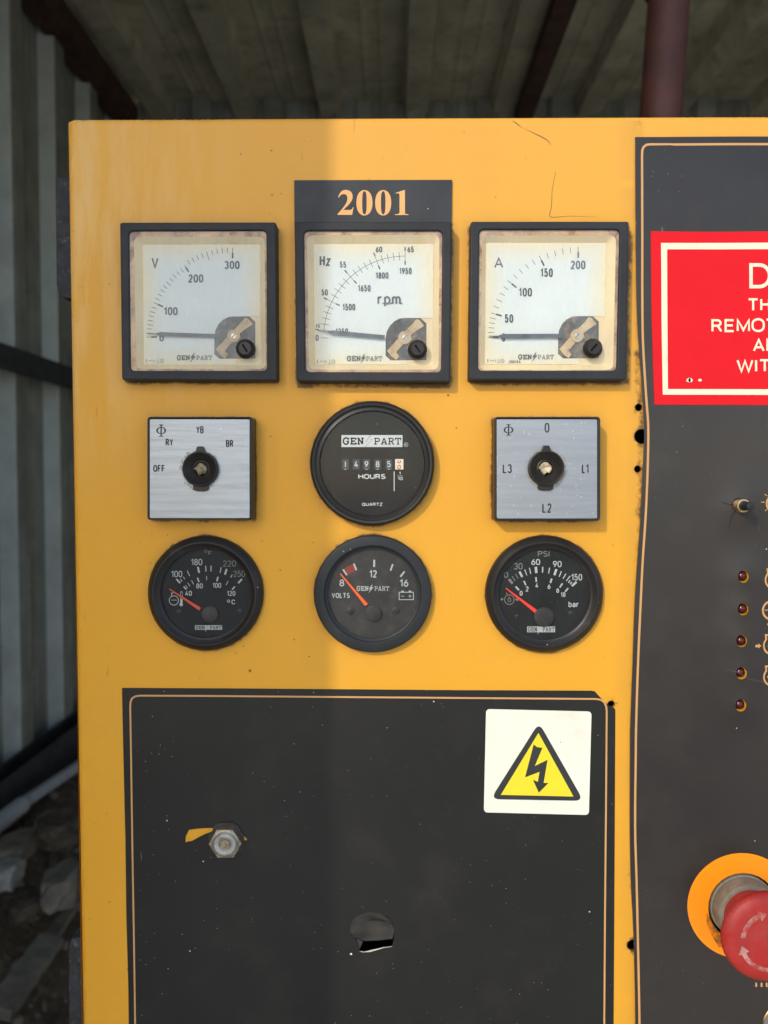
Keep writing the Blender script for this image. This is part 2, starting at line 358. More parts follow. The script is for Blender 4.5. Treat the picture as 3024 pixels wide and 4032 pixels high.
def lathe(a, c, prof, n=64, mi=0, ax=None):
    """prof: (r, h) mm; ax: optional lean (dx, dz) per mm of height"""
    vs = []
    for r, h in prof:
        cx, cz = (c[0]+(ax[0]*h if ax else 0), c[1]+(ax[1]*h if ax else 0))
        vs += [W3((cx+r*math.cos(2*math.pi*i/n), cz+r*math.sin(2*math.pi*i/n)), h) for i in range(n)]
    fs = [(k*n+i, k*n+(i+1) % n, (k+1)*n+(i+1) % n, (k+1)*n+i) for k in range(len(prof)-1) for i in range(n)]
    if prof[-1][0] < 1e-4: pass
    a.add(vs, fs, mi)
def ribbon(a, pts, wd, h, closed=False, mi=0):
    """flat mitred stroke; wd may be a list; h may be a function"""
    L = len(pts); vs = []
    for i in range(L):
        p = Vector(pts[i])
        if closed: q0, q1 = Vector(pts[i-1]), Vector(pts[(i+1) % L])
        else: q0, q1 = Vector(pts[max(0, i-1)]), Vector(pts[min(L-1, i+1)])
        d1 = (p-q0); d2 = (q1-p)
        if d1.length < 1e-9: d1 = d2
        if d2.length < 1e-9: d2 = d1
        d1 = d1.normalized(); d2 = d2.normalized(); n1 = Vector((-d1.y, d1.x)); n2 = Vector((-d2.y, d2.x))
        n = (n1+n2); n = n.normalized() if n.length > 1e-6 else n1
        ww = (wd[i] if isinstance(wd, list) else wd)/2/max(0.5, n.dot(n1))
        for s in (1, -1):
            q = (p.x+n.x*ww*s, p.y+n.y*ww*s); hh = h(*q) if callable(h) else h
            vs.append(W3(q, hh))
    fs = [(2*i, 2*i+1, 2*((i+1) % L)+1, 2*((i+1) % L)) for i in range(L if closed else L-1)]
    a.add(vs, fs, mi)
    if not callable(h): a.z += 0.004
_fc = {}
def glyphs(s, bold):
    k = (s, bold)
    if k in _fc: return _fc[k]
    cu = bpy.data.curves.new('t', 'FONT'); cu.body = s; cu.size = 1; cu.resolution_u = 3; cu.offset = bold; cu.fill_mode = 'FRONT'
    ob = bpy.data.objects.new('t', cu); me = bpy.data.meshes.new_from_object(ob)
    vs = [(v.co.x, v.co.y) for v in me.vertices]; fs = [tuple(p.vertices) for p in me.polygons]
    bpy.data.objects.remove(ob); bpy.data.curves.remove(cu); bpy.data.meshes.remove(me)
    _fc[k] = (vs, fs); return _fc[k]
def text(a, s, x0, y0, x1, y1, h, C=None, bold=0.0, mi=0, hf=None):
    """lettering fitted into a box given in photo (or crop) pixels"""
    vs, fs = glyphs(s, bold)
    xs = [v[0] for v in vs]; ys = [v[1] for v in vs]; ax, bx, ay, by = min(xs), max(xs), min(ys), max(ys)
    out = []
    for v in vs:
        u = (v[0]-ax)/max(1e-6, bx-ax); t = (v[1]-ay)/max(1e-6, by-ay)
        q = (x0+u*(x1-x0), y1+t*(y0-y1))
        if C: q = C(*q)
        p = P(q[0], q[1], h)
        if hf: hh = hf(*p)+h; p = P(q[0], q[1], hh)
        else: hh = h+a.z
        out.append(W3(p, hh))
    fix = []
    for f in fs:
        A, B, Cc = (out[f[k]] for k in range(3))
        s_ = (B[0]-A[0])*(Cc[2]-A[2])-(B[2]-A[2])*(Cc[0]-A[0])
        fix.append(f if s_ > 0 else tuple(reversed(f)))
    a.add(out, fix, mi)
def seg(a, C, x0, y0, x1, y1, wd, h, s, mi=0):
    """straight tick, crop pixels, width in crop pixels, s = crop scale"""
    p, q = P(*C(x0, y0), h), P(*C(x1, y1), h)
    ribbon(a, [p, q], wd/s/8.4, h+a.z, mi=mi)
def poly(a, C, pts, h, mi=0, r=0):
    c = [P(*(C(*p) if C else p), h) for p in pts]
    c = ccw(c) if r == 0 else roundpoly(c, r)
    cap(a, [c], h+a.z, mi); a.z += 0.004
def strokes(a, C, pl, wd, h, s, closed=False, mi=0):
    ribbon(a, [P(*(C(*p) if C else p), h) for p in pl], wd/s/8.4, h+a.z, closed, mi)
def arcpts(cx, cy, r, a0, a1, n=20, ry=None):
    return [(cx+r*math.cos(R(a0+(a1-a0)*i/n)), cy-(ry or r)*math.sin(R(a0+(a1-a0)*i/n))) for i in range(n+1)]
# engraved-style upright letters drawn as strokes (unit boxes, y up)
def ar(cx, cy, rx, ry, a0, a1, n=12): return [(cx+rx*math.cos(R(a0+(a1-a0)*i/n)), cy+ry*math.sin(R(a0+(a1-a0)*i/n))) for i in range(n+1)]
def oval(cx, cy, rx, ry): return ar(cx, cy, rx, ry, 90, 90+345, 22)+[(cx, cy+ry)]
GL = {
'0': (0.5, [ar(.5, .7, .5, .3, 180, 0, 10)+ar(.5, .3, .5, .3, 0, -180, 10)+[(0, .7), (0.004, .75)]]),
'1': (0.30, [[(0, .74), (.85, 1), (.85, 0)]]),
'2': (0.5, [ar(.5, .72, .46, .28, 165, -25, 12)+[(0, 0), (1, 0)]]),
'3': (0.5, [ar(.46, .76, .44, .24, 160, -80, 12), ar(.46, .27, .5, .27, 80, -160, 14)]),
'4': (0.52, [[(.58, 1), (0, .24), (1, .24)], [(.74, .52), (.74, 0)]]),
'5': (0.5, [[(.92, 1), (.14, 1), (.08, .54)]+ar(.46, .33, .5, .33, 125, -160, 14)]),
'6': (0.5, [oval(.5, .3, .5, .3), [(.76, 1), (.30, .70), (.02, .34)]]),
'8': (0.5, [oval(.5, .76, .42, .24), oval(.5, .27, .5, .27)]),
'9': (0.5, [oval(.5, .7, .5, .3), [(.24, 0), (.70, .30), (.98, .66)]]),
'A': (0.62, [[(0, 0), (.5, 1), (1, 0)], [(.17, .32), (.83, .32)]]),
'B': (0.52, [[(0, 0), (0, 1), (.6, 1)]+ar(.6, .76, .34, .24, 90, -90, 8)+[(0, .52)], [(.6, .52)]+ar(.62, .26, .38, .26, 90, -90, 8)+[(0, 0)]]),
'C': (0.55, [ar(.5, .68, .5, .32, 15, 180, 10)+ar(.5, .32, .5, .32, 180, 345, 10)]),
'D': (0.64, [[(0, 0), (0, 1), (.45, 1)]+ar(.45, .5, .55, .5, 90, -90, 16)+[(0, 0), (0, .04)]]),
'E': (0.5, [[(1, 1), (0, 1), (0, 0), (1, 0)], [(0, .52), (.9, .52)]]),
'F': (0.48, [[(1, 1), (0, 1), (0, 0)], [(0, .52), (.86, .52)]]),
'H': (0.56, [[(0, 0), (0, 1)], [(1, 0), (1, 1)], [(0, .52), (1, .52)]]),
'I': (0.04, [[(0.5, 0), (0.5, 1)]]),
'L': (0.46, [[(0, 1), (0, 0), (1, 0)]]),
'M': (0.76, [[(0, 0), (0, 1), (.5, .08), (1, 1), (1, 0)]]),
'N': (0.6, [[(0, 0), (0, 1), (1, 0), (1, 1)]]),
'O': (0.62, [ar(.5, .62, .5, .38, 180, 0, 12)+ar(.5, .38, .5, .38, 0, -180, 12)+[(0, .62), (0.004, .66)]]),
'P': (0.5, [[(0, 0), (0, 1), (.55, 1)]+ar(.55, .74, .42, .26, 90, -90, 8)+[(0, .48)]]),
'Q': (0.62, [ar(.5, .62, .5, .38, 180, 0, 12)+ar(.5, .38, .5, .38, 0, -180, 12)+[(0, .62), (0.004, .66)], [(.58, .3), (1.02, -.03)]]),
'R': (0.55, [[(0, 0), (0, 1), (.55, 1)]+ar(.55, .75, .38, .25, 90, -90, 8)+[(0, .5)], [(.6, .5), (1, 0)]]),
'S': (0.52, [ar(.48, .75, .42, .25, 30, 265, 12)+ar(.5, .25, .48, .25, 85, -155, 12)]),
'T': (0.56, [[(0, 1), (1, 1)], [(.5, 1), (.5, 0)]]),
'U': (0.56, [[(0, 1), (0, .36)]+ar(.5, .36, .5, .36, 180, 360, 12)+[(1, 1)]]),
'V': (0.56, [[(0, 1), (.5, 0), (1, 1)]]),
'W': (0.88, [[(0, 1), (.26, 0), (.5, .95), (.74, 0), (1, 1)]]),
'Y': (0.52, [[(0, 1), (.5, .46), (1, 1)], [(.5, .46), (.5, 0)]]),
'Z': (0.54, [[(0, 1), (1, 1), (0, 0), (1, 0)]]),
'z': (0.44, [[(0, .68), (1, .68), (0, 0), (1, 0)]]),
'r': (0.34, [[(0, 0), (0, .7)], [(0, .45), (.25, .66), (.9, .68)]]),
'p': (0.44, [[(0, -.26), (0, .7)], ar(.45, .35, .55, .35, 145, -145, 16)]),
'm': (0.66, [[(0, 0), (0, .7)], [(0, .52)]+ar(.25, .5, .25, .18, 130, 0, 7)+[(.5, 0)], [(.5, .52)]+ar(.75, .5, .25, .18, 130, 0, 7)+[(1, 0)]]),
'b': (0.44, [[(0, 0), (0, 1)], ar(.45, .34, .55, .34, 145, -145, 16)]),
'a': (0.42, [[(1, 0), (1, .45)]+ar(.5, .45, .5, .23, 0, 150, 8), oval(.46, .2, .46, .2)]),
'.': (0.05, [[(.5, -.02), (.5, .10)]]), '/': (0.36, [[(0, 0), (1, 1)]]),
}
def dtext(a, s, x0, y0, x1, y1, wd, h, C, cs, mi=0, gap=0.17, hf=None):
    """stroke lettering; the box and the stroke width wd are in crop pixels, cs is the crop scale"""
    lo = min(0.0, min((p[1] for ch in s for pl in GL[ch][1] for p in pl), default=0)) if any(c in 'p' for c in s) else 0.0
    hi = max(p[1] for ch in s for pl in GL[ch][1] for p in pl)
    X0, X1, Y0, Y1 = x0+wd/2, x1-wd/2, y0+wd/2, y1-wd/2; H_ = (Y1-Y0)/(hi-lo)
    tot = sum(GL[ch][0] for ch in s); n = len(s); g_ = (wd*1.0+H_*gap*0.62)
    gs = [0.45*g_ if '.' in s[i:i+2] else g_ for i in range(n-1)]+[0]
    sc_ = ((X1-X0)-sum(gs))/max(0.01, tot)
    if sc_ <= 0 or (X1-X0) <= 0: sc_ = 0.01
    x = X0
    for k_, ch in enumerate(s):
        w_ = GL[ch][0]*sc_
        for pl in GL[ch][1]:
            pts = [P(*C(x+p[0]*w_, Y1-(p[1]-lo)*H_), h) for p in pl]
            if hf: ribbon(a, pts, wd/cs/8.4, lambda u, v: hf(u, v)+h+a.z, False, mi); a.z += 0.003
            else: ribbon(a, pts, wd/cs/8.4, h+a.z, False, mi)
        x += w_+gs[k_]
# slab-serif letters of the instrument maker's wordmark (unit box, y up)
def slab(ch):
    S = 0.16
    if ch == 'G': return [[(0.84, 0.70), (0.80, 0.85), (0.62, 0.97), (0.42, 0.99), (0.2, 0.88), (0.08, 0.62), (0.08, 0.38), (0.2, 0.12), (0.42, 0.01), (0.64, 0.05), (0.80, 0.18), (0.80, 0.46)], [(0.55, 0.46), (0.96, 0.46)], [(0.86, 0.98), (0.86, 0.70)]]
    if ch == 'E': return [[(0.24, 0), (0.24, 1)], [(0.04, 0.93), (0.88, 0.93)], [(0.04, 0.07), (0.90, 0.07)], [(0.24, 0.5), (0.66, 0.5)], [(0.88, 1), (0.88, 0.70)], [(0.90, 0), (0.90, 0.3)], [(0.66, 0.62), (0.66, 0.38)]]
    if ch == 'N': return [[(0.2, 0), (0.2, 0.95)], [(0.2, 0.95), (0.8, 0.05)], [(0.8, 0.05), (0.8, 1)], [(0.0, 0.93), (0.3, 0.93)], [(0.02, 0.07), (0.4, 0.07)], [(0.6, 0.93), (0.98, 0.93)]]
    if ch == 'P': return [[(0.24, 0), (0.24, 1)], [(0.04, 0.93), (0.62, 0.93), (0.84, 0.84), (0.88, 0.7), (0.84, 0.54), (0.62, 0.45), (0.24, 0.45)], [(0.04, 0.07), (0.46, 0.07)]]
    if ch == 'A': return [[(0.14, 0.05), (0.48, 0.97)], [(0.52, 0.97), (0.86, 0.05)], [(0.28, 0.32), (0.72, 0.32)], [(0.0, 0.07), (0.36, 0.07)], [(0.64, 0.07), (1.0, 0.07)]]
    if ch == 'R': return [[(0.24, 0), (0.24, 1)], [(0.04, 0.93), (0.60, 0.93), (0.80, 0.84), (0.84, 0.7), (0.80, 0.56), (0.60, 0.48), (0.24, 0.48)], [(0.56, 0.48), (0.84, 0.07)], [(0.04, 0.07), (0.44, 0.07)], [(0.74, 0.07), (1.0, 0.07)]]
    if ch == 'T': return [[(0.5, 0), (0.5, 1)], [(0.06, 0.93), (0.94, 0.93)], [(0.08, 1), (0.08, 0.66)], [(0.92, 1), (0.92, 0.66)], [(0.3, 0.07), (0.7, 0.07)]]
    return []
def word(a, C, s, w_, x0, y0, x1, y1, wd, h, mi=0):
    n = len(w_); step = (x1-x0)/(n-0.1)
    for i, ch in enumerate(w_):
        for pl in slab(ch):
            strokes(a, C, [(x0+step*(i+p[0]*0.9), y1-(y1-y0)*p[1]) for p in pl], wd, h, s, mi=mi)
BOLT = [(0.62, 0.0), (0.02, 0.50), (0.36, 0.52), (0.05, 1.0), (0.98, 0.38), (0.60, 0.36), (1.0, 0.02)]
def bolt(a, C, x0, y0, x1, y1, h, mi=0, shrink=0.0):
    pts = [(0.75, 0.0), (0.08, 0.56), (0.40, 0.54), (0.0, 1.0), (0.92, 0.36), (0.60, 0.38)]
    cx, cy = (x0+x1)/2, (y0+y1)/2; k = 1-shrink
    poly(a, C, [(cx+(x0+p[0]*(x1-x0)-cx)*k, cy+(y0+p[1]*(y1-y0)-cy)*k) for p in pts], h, mi)

# grid sheet: constrained Delaunay over outline + holes + interior points, h from a function
def inside(p, c):
    x, y = p; r = False; j = len(c)-1
    for i in range(len(c)):
        if (c[i][1] > y) != (c[j][1] > y) and x < (c[j][0]-c[i][0])*(y-c[i][1])/(c[j][1]-c[i][1])+c[i][0]: r = not r
        j = i
    return r
def sheet(a, outer, holes, step, hf, mi=0, skirt=0.0, extra=()):
    vs = []; es = []
    for c in [ccw(outer)]+[cw(h) for h in holes]:
        d = []
        for i in range(len(c)):
            p, q = Vector(c[i]), Vector(c[(i+1) % len(c)]); k = max(1, int((q-p).length/step))
            d += [tuple(p.lerp(q, t/k)) for t in range(k)]
        o = len(vs); vs += d; es += [(o+i, o+(i+1) % len(d)) for i in range(len(d))]
        if skirt: loft(a, [(x, z) for x, z in d], 0, d, 0, mi) if False else a.add([W3(p, hf(*p)-skirt) for p in d]+[W3(p, hf(*p)) for p in d], [(i, (i+1) % len(d), len(d)+(i+1) % len(d), len(d)+i) for i in range(len(d))], mi)
    xs = [p[0] for p in outer]; zs = [p[1] for p in outer]
    boxes = [(min(p[0] for p in c)-0.1, max(p[0] for p in c)+0.1, min(p[1] for p in c)-0.1, max(p[1] for p in c)+0.1) for c in holes]
    x = min(xs)+step/2
    while x < max(xs):
        z = min(zs)+step/2
        while z < max(zs):
            if inside((x, z), outer) and not any(b[0] < x < b[1] and b[2] < z < b[3] and inside((x, z), holes[i]) for i, b in enumerate(boxes)):
                vs.append((x, z))
            z += step
        x += step
    vs += [e for e in extra if inside(e, outer)]
    V, E, F, *_ = delaunay_2d_cdt([Vector(p) for p in vs], es, [], 1, 1e-5)
    fs = []
    for f in F:
        cx = sum(V[i].x for i in f)/len(f); cz = sum(V[i].y for i in f)/len(f)
        if not inside((cx, cz), outer): continue
        if any(b[0] < cx < b[1] and b[2] < cz < b[3] and inside((cx, cz), holes[i]) for i, b in enumerate(boxes)): continue
        A, B, Cc = V[f[0]], V[f[1]], V[f[2]]
        s = (B.x-A.x)*(Cc.y-A.y)-(B.y-A.y)*(Cc.x-A.x)
        fs.append(tuple(f) if s > 0 else tuple(reversed(f)))
    a.add([W3((p.x, p.y), hf(p.x, p.y)) for p in V], fs, mi)
    return [(p.x, p.y) for p in V]
def interp(tab, y):
    if y <= tab[0][1]: return tab[0][0]
    for (x0, y0), (x1, y1) in zip(tab, tab[1:]):
        if y <= y1: return x0+(x1-x0)*(y-y0)/(y1-y0)
    return tab[-1][0]
def smooth_tab(tab, n=4):
    """catmull-rom through the (x, y) table"""
    out = []
    for i in range(len(tab)-1):
        p0 = Vector(tab[max(0, i-1)]); p1 = Vector(tab[i]); p2 = Vector(tab[i+1]); p3 = Vector(tab[min(len(tab)-1, i+2)])
        for k in range(n):
            t = k/n; q = 0.5*((2*p1)+(-p0+p2)*t+(2*p0-5*p1+4*p2-p3)*t*t+(-p0+3*p1-3*p2+p3)*t**3); out.append((q.x, q.y))
    out.append(tab[-1]); return out

# ================================================================== THE PLACE BEHIND
def quadbox(a, p, q, mi=0, m4=None):
    x0, y0, z0 = p; x1, y1, z1 = q
    vs = [(x0, y0, z0), (x1, y0, z0), (x1, y1, z0), (x0, y1, z0), (x0, y0, z1), (x1, y0, z1), (x1, y1, z1), (x0, y1, z1)]
    if m4: vs = [tuple(m4 @ Vector(v)) for v in vs]
    a.add(vs, [(0, 3, 2, 1), (4, 5, 6, 7), (0, 1, 5, 4), (1, 2, 6, 5), (2, 3, 7, 6), (3, 0, 4, 7)], mi)
M['ground'] = pm('dusty_concrete_ground', (0.46, 0.44, 0.40), 0.9, var=0.2, vs=3, dust=(9, 0.5, 0.8), dustc=(0.34, 0.31, 0.27), bs=40, bd=0.01)
M['galv'] = pm('galvanised_sheet', (0.30, 0.305, 0.265), 0.6, metal=0.15, var=0.25, vs=9, dust=(40, 0.55, 0.85), dustc=(0.13, 0.12, 0.09), bs=12, bd=0.002)
m = M['galv']; nt = m.node_tree; b = nt.nodes['Principled BSDF']; src = b.inputs['Base Color'].links[0].from_socket; pos = nt.nodes.new('ShaderNodeNewGeometry').outputs['Position']
o = mix(nt, mul(nt, ramp(nt, noise(nt, pos, 14, 5, 0.7, (1, 1, 0.08)), 0.46, 0.66), 0.6), src, (0.16, 0.14, 0.10))
o = mix(nt, mul(nt, specks(nt, pos, 0.035, 0.16, 0.5), 0.6), o, (0.10, 0.08, 0.06)); nt.links.new(o, b.inputs['Base Color'])
M['galv_lit'] = pm('lit_galvanised_flank', (0.50, 0.53, 0.49), 0.55, metal=0.1, var=0.15, vs=12, dust=(40, 0.6, 0.85), dustc=(0.3, 0.3, 0.27))  # paler copy for rib flanks facing the opening, their light painted in
M['roof_lit'] = pm('lit_roof_flank', (0.60, 0.56, 0.44), 0.6, var=0.2, vs=8, dust=(20, 0.5, 0.8), dustc=(0.25, 0.2, 0.13))  # roof rib flanks lightened likewise, light put into the colour
M['roofsheet'] = pm('grey_roof_sheet', (0.46, 0.43, 0.31), 0.6, metal=0.1, var=0.3, vs=5, dust=(14, 0.5, 0.85), dustc=(0.12, 0.09, 0.06), bs=12, bd=0.002)
M['rust'] = pm('rusty_steel', (0.055, 0.026, 0.018), 0.8, var=0.5, vs=18, dust=(30, 0.5, 0.75), dustc=(0.13, 0.045, 0.02), bs=120, bd=0.002)
M['darksteel'] = pm('dark_painted_steel', (0.03, 0.032, 0.035), 0.6, var=0.4, vs=20, bs=120, bd=0.001)
M['exhaust'] = pm('red_oxide_pipe', (0.075, 0.024, 0.02), 0.65, var=0.35, vs=22, dust=(26, 0.45, 0.8), dustc=(0.07, 0.03, 0.025), bs=120, bd=0.001)
M['pvc'] = pm('grey_pvc', (0.42, 0.45, 0.48), 0.55, var=0.2, vs=14, dust=(30, 0.55, 0.8), dustc=(0.2, 0.17, 0.13))
M['earth'] = pm('earth_bank', (0.085, 0.064, 0.042), 0.95, var=0.5, vs=14, dust=(30, 0.5, 0.7), dustc=(0.19, 0.16, 0.12), bs=60, bd=0.012, bst=0.7)
M['stone'] = pm('pale_stone', (0.20, 0.17, 0.13), 0.9, var=0.3, vs=40, bs=120, bd=0.004)
M['stone_pale'] = pm('whitish_stone', (0.38, 0.37, 0.34), 0.9, var=0.3, vs=50, dust=(70, 0.5, 0.7), dustc=(0.2, 0.17, 0.12), bs=120, bd=0.004)
M['wood'] = pm('grey_board', (0.20, 0.18, 0.15), 0.85, var=0.35, vs=30, bs=120, bd=0.003)
GZ = -1.30
a = Acc(); a.add([(-60, -60, GZ), (60, -60, GZ), (60, 60, GZ), (-60, 60, GZ)], [(0, 1, 2, 3)])
g = fin('ground', a, M['ground']); g['kind'] = 'structure'

shed = empty('metal_shed', (0.4, 1.0, GZ), 'dim shed of ribbed metal sheets on rusty steel framing, behind and above the cabinet', 'shed')
# corrugated profile along u: pitch 0.25, ribs 0.07 wide, 0.038 deep
def profile(u0, u1, pitch, rw, dep, ph=0.0):
    pts = []; k = math.floor((u0-ph)/pitch)
    while True:
        c = ph+k*pitch
        if c-rw > u1: break
        for du, d in ((-rw/2-0.004, 0), (-rw/2+0.006, dep), (rw/2-0.006, dep), (rw/2+0.004, 0)):
            if u0 <= c+du <= u1: pts.append((c+du, d))
        # two shallow stiffening swages in the pan
        for f in (0.42, 0.60):
            for du, d in ((-0.012, 0), (0, dep*0.09), (0.012, 0)):
                if u0 <= c+pitch*f+du <= u1: pts.append((c+pitch*f+du, d))
        k += 1
    return [(u0, 0)]+pts+[(u1, 0)]
def corrugated(name, mapf, u0, u1, v0, v1, label=None, mat=None, ph=0.0, pitch=0.25):
    # one sheet per 0.9 m so each sheet is a part of its own
    n = max(1, round((u1-u0)/1.0)); st = (u1-u0)/n
    for i in range(n):
        a = Acc(); pr = profile(u0+i*st, u0+(i+1)*st, pitch, 0.085 if pitch > 0.27 else 0.075, 0.055 if pitch > 0.27 else 0.042, ph)
        L = len(pr); off = 0.0015*(i % 2)
        vs = [mapf(u, v0, d+off) for u, d in pr]+[mapf(u, v1, d+off) for u, d in pr]
        for k in range(L-1):
            up_ = pr[k+1][1] > 0.03 and pr[k][1] < 0.01  # picks the rising flanks that carry the painted light
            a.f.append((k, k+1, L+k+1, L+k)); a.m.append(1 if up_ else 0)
        a.v += vs
        b2 = len(a.v); a.add([mapf(u, v0, d+off-0.001) for u, d in pr]+[mapf(u, v1, d+off-0.001) for u, d in pr], [(k, L+k, L+k+1, k+1) for k in range(L-1)])
        fin(name, a, [mat or M['galv'], M['galv_lit'] if not mat else M['roof_lit']], shed)
WX = -0.98; YB = 2.40; ZR = 1.33; YF = -0.75; XE = -0.486
corrugated('wall_or_shade_sheet', lambda u, v, d: (WX+d, u, v), YF, YB, -0.76, ZR, ph=1.53+0.30)
corrugated('wall_or_shade_sheet', lambda u, v, d: (u, YF-d, v), -0.76, XE-0.01, GZ, 2.35, ph=0.08)  # unseen sheet behind the camera, added to cast the panel's shade edge
corrugated('wall_or_shade_sheet', lambda u, v, d: (u, YB-d, v), WX, 1.9, GZ, ZR+0.02, ph=0.08)
corrugated('wall_or_shade_sheet', lambda u, v, d: (1.9-d, u, v), 0.10, YB, GZ, ZR)
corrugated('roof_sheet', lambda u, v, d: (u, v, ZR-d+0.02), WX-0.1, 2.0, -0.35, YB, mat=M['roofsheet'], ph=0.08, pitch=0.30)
def beam(name, p, q, wx, wz, mat, parent=shed, web=True):
    """angle-section bar from p to q (two flanges)"""
    p, q = Vector(p), Vector(q); d = (q-p).normalized(); up = Vector((0, 0, 1)) if abs(d.z) < 0.9 else Vector((0, 1, 0))
    s = d.cross(up).normalized(); u = s.cross(d); t = 0.006
    a = Acc()
    def bx(s0, s1, u0, u1):
        vs = [tuple(e+s*i+u*j) for e in (p, q) for i, j in ((s0, u0), (s1, u0), (s1, u1), (s0, u1))]
        a.add(vs, [(0, 3, 2, 1), (4, 5, 6, 7), (0, 1, 5, 4), (1, 2, 6, 5), (2, 3, 7, 6), (3, 0, 4, 7)])
    bx(-wx/2, wx/2, -wz/2, -wz/2+t); bx(-wx/2, -wx/2+t, -wz/2+t, wz/2); bx(wx/2-t, wx/2, -wz/2+t, wz/2)
    return fin(name, a, mat, parent)
def raypt(px, py, y): return tuple(ray(px, py, y))
# eave beam along the left wall, rafters under the roof
beam('eave_beam', (-0.925, -0.3, 1.275), (-0.925, YB-0.05, 1.275), 0.072, 0.07, M['rust'])
p = ray(2067, 440, YB-0.1)
beam('rafter', (p.x, -0.3, ZR-0.055), (p.x, YB-0.05, ZR-0.055), 0.055, 0.06, M['rust'])
beam('rafter', (p.x+1.05, -0.3, ZR-0.055), (p.x+1.05, YB-0.05, ZR-0.055), 0.055, 0.06, M['rust'])
beam('wall_rail', (WX+0.065, YF+0.02, 0.305), (WX+0.065, YB-0.05, 0.305), 0.04, 0.05, M['darksteel'])
beam('sill_beam', (WX+0.075, YF+0.02, -0.715), (WX+0.075, YB-0.05, -0.715), 0.06, 0.10, M['darksteel'])
beam('wall_rail', (WX, YB-0.07, 0.35), (1.9, YB-0.07, 0.35), 0.05, 0.05, M['rust'])
for x, y, mt in ((XE-0.03, YF+0.035, 'rust'), (1.85, 0.16, 'rust')):  # left post is added out of view to edge the panel's shade
    beam('post', (x, y, GZ), (x, y, 2.35 if x < 0 else ZR), 0.06, 0.06, M[mt])
a = Acc(); quadbox(a, (WX-0.10, YF, GZ-0.02), (WX+0.035, YB+0.05, -0.745)); fin('plinth_wall', a, M['earth'], shed)

# exhaust pipe rising behind the cabinet
def tube(a, pts, r, n=24, mi=0, caps=True):
    rings = []
    for i, p in enumerate(pts):
        p = Vector(p); d = (Vector(pts[min(len(pts)-1, i+1)])-Vector(pts[max(0, i-1)])).normalized()
        s = d.cross(Vector((0.3, 1, 0.2))).normalized(); u = s.cross(d); rr = r[i] if isinstance(r, list) else r
        rings.append([tuple(p+(s*math.cos(2*math.pi*k/n)+u*math.sin(2*math.pi*k/n))*rr) for k in range(n)])
    vs = [v for rg in rings for v in rg]
    fs = [(j*n+k, j*n+(k+1) % n, (j+1)*n+(k+1) % n, (j+1)*n+k) for j in range(len(pts)-1) for k in range(n)]
    if caps: fs += [tuple(reversed(range(n))), tuple(range((len(pts)-1)*n, len(pts)*n))]
    a.add(vs, fs, mi)
t0 = ray(2600, 452, 0.72); t1 = ray(2634, 0, 0.72); dd = (t1-t0)
ex = empty('exhaust_pipe', tuple(t0-dd*3), 'round red-brown exhaust pipe rising behind the cabinet\'s top edge at the right', 'pipe')
a = Acc(); tube(a, [t0-dd*3, t0, t0+dd*4.6], 0.0278); fin('pipe', a, M['exhaust'], ex, 40)
a = Acc(); tube(a, [t1+dd*0.06, t1+dd*0.12], 0.034, caps=True); fin('clamp', a, M['rust'], ex, 40)

# earth and rubble against the left wall
def fbm(x, y, s=1.0):
    from mathutils import noise as mn
    return mn.fractal(Vector((x*s, y*s, 3.1)), 1.0, 2.1, 4)
a = Acc(); nx, ny = 44, 70; vs = []
def bank(x, y):
    t = (x-(WX+0.02))/0.62
    return -0.80-0.42*max(0, min(1.05, t))**1.25+fbm(x, y, 5)*0.045*min(1, 0.4+t)+fbm(x, y, 18)*0.012
for j in range(ny+1):
    for i in range(nx+1):
        x = WX+0.02+0.85*i/nx; y = -0.2+2.55*j/ny; vs.append((x, y, max(GZ-0.02, bank(x, y))))
a.add(vs, [(j*(nx+1)+i, j*(nx+1)+i+1, (j+1)*(nx+1)+i+1, (j+1)*(nx+1)+i) for j in range(ny) for i in range(nx)])
g = fin('earth_bank', a, M['earth'], None, 60); g['kind'] = 'structure'
pv = Acc()
def on_x(px, py, x):
    d = rot @ Vector(((px-1512)/FPX, -(py-2016)/FPX, -1)); return CAM+d*((x-CAM.x)/d.x)
A0 = on_x(-120, 3330, WX+0.15); A1 = on_x(85, 3170, WX+0.15); A2 = on_x(300, 3022, WX+0.15); A3 = A2+(A2-A1)*0.8
tube(pv, [A0+(A0-A1)*2, A1], 0.019); o = fin('plastic_pipe', pv, M['pvc'], None, 40); o['label'] = 'pale grey length of pipe on the rubble, nearest the photo\'s left edge'; o['category'] = 'pipe'
pv = Acc(); tube(pv, [A1-(A1-A2)*0.05+Vector((0, 0, .002)), A2, A3], 0.014); o = fin('plastic_pipe', pv, M['pvc'], None, 40)
o['label'] = 'thinner dull pipe on the rubble running from the pale pipe\'s end towards the cabinet'; o['category'] = 'pipe'
from mathutils import noise as mn
import bmesh
a = Acc(); rng = random.Random(11)
for k in range(420):
    x = WX+0.06+0.62*rng.random(); y = 0.6+1.3*rng.random(); z = bank(x, y); sz = 0.004+0.016*rng.random()**3
    bm = bmesh.new(); bmesh.ops.create_icosphere(bm, subdivisions=1, radius=1); rm = Matrix.Rotation(rng.random()*6, 3, Vector((rng.random(), rng.random(), 1)).normalized())
    sc3 = (sz*(0.7+rng.random()), sz*(0.7+rng.random()), sz*(0.4+0.6*rng.random()))
    a.add([tuple(rm @ Vector((v.co.x*sc3[0]*(0.75+0.5*rng.random()), v.co.y*sc3[1]*(0.75+0.5*rng.random()), v.co.z*sc3[2]))+Vector((x, y, z+sz*0.3))) for v in bm.verts], [tuple(v.index for v in f.verts) for f in bm.faces], 0 if rng.random() < 0.6 else 1)
    bm.free()
gr = fin('rubble', a, [M['stone'], M['earth']]); gr['kind'] = 'stuff'; gr['label'] = 'loose chips of stone and mortar strewn over the earth bank'
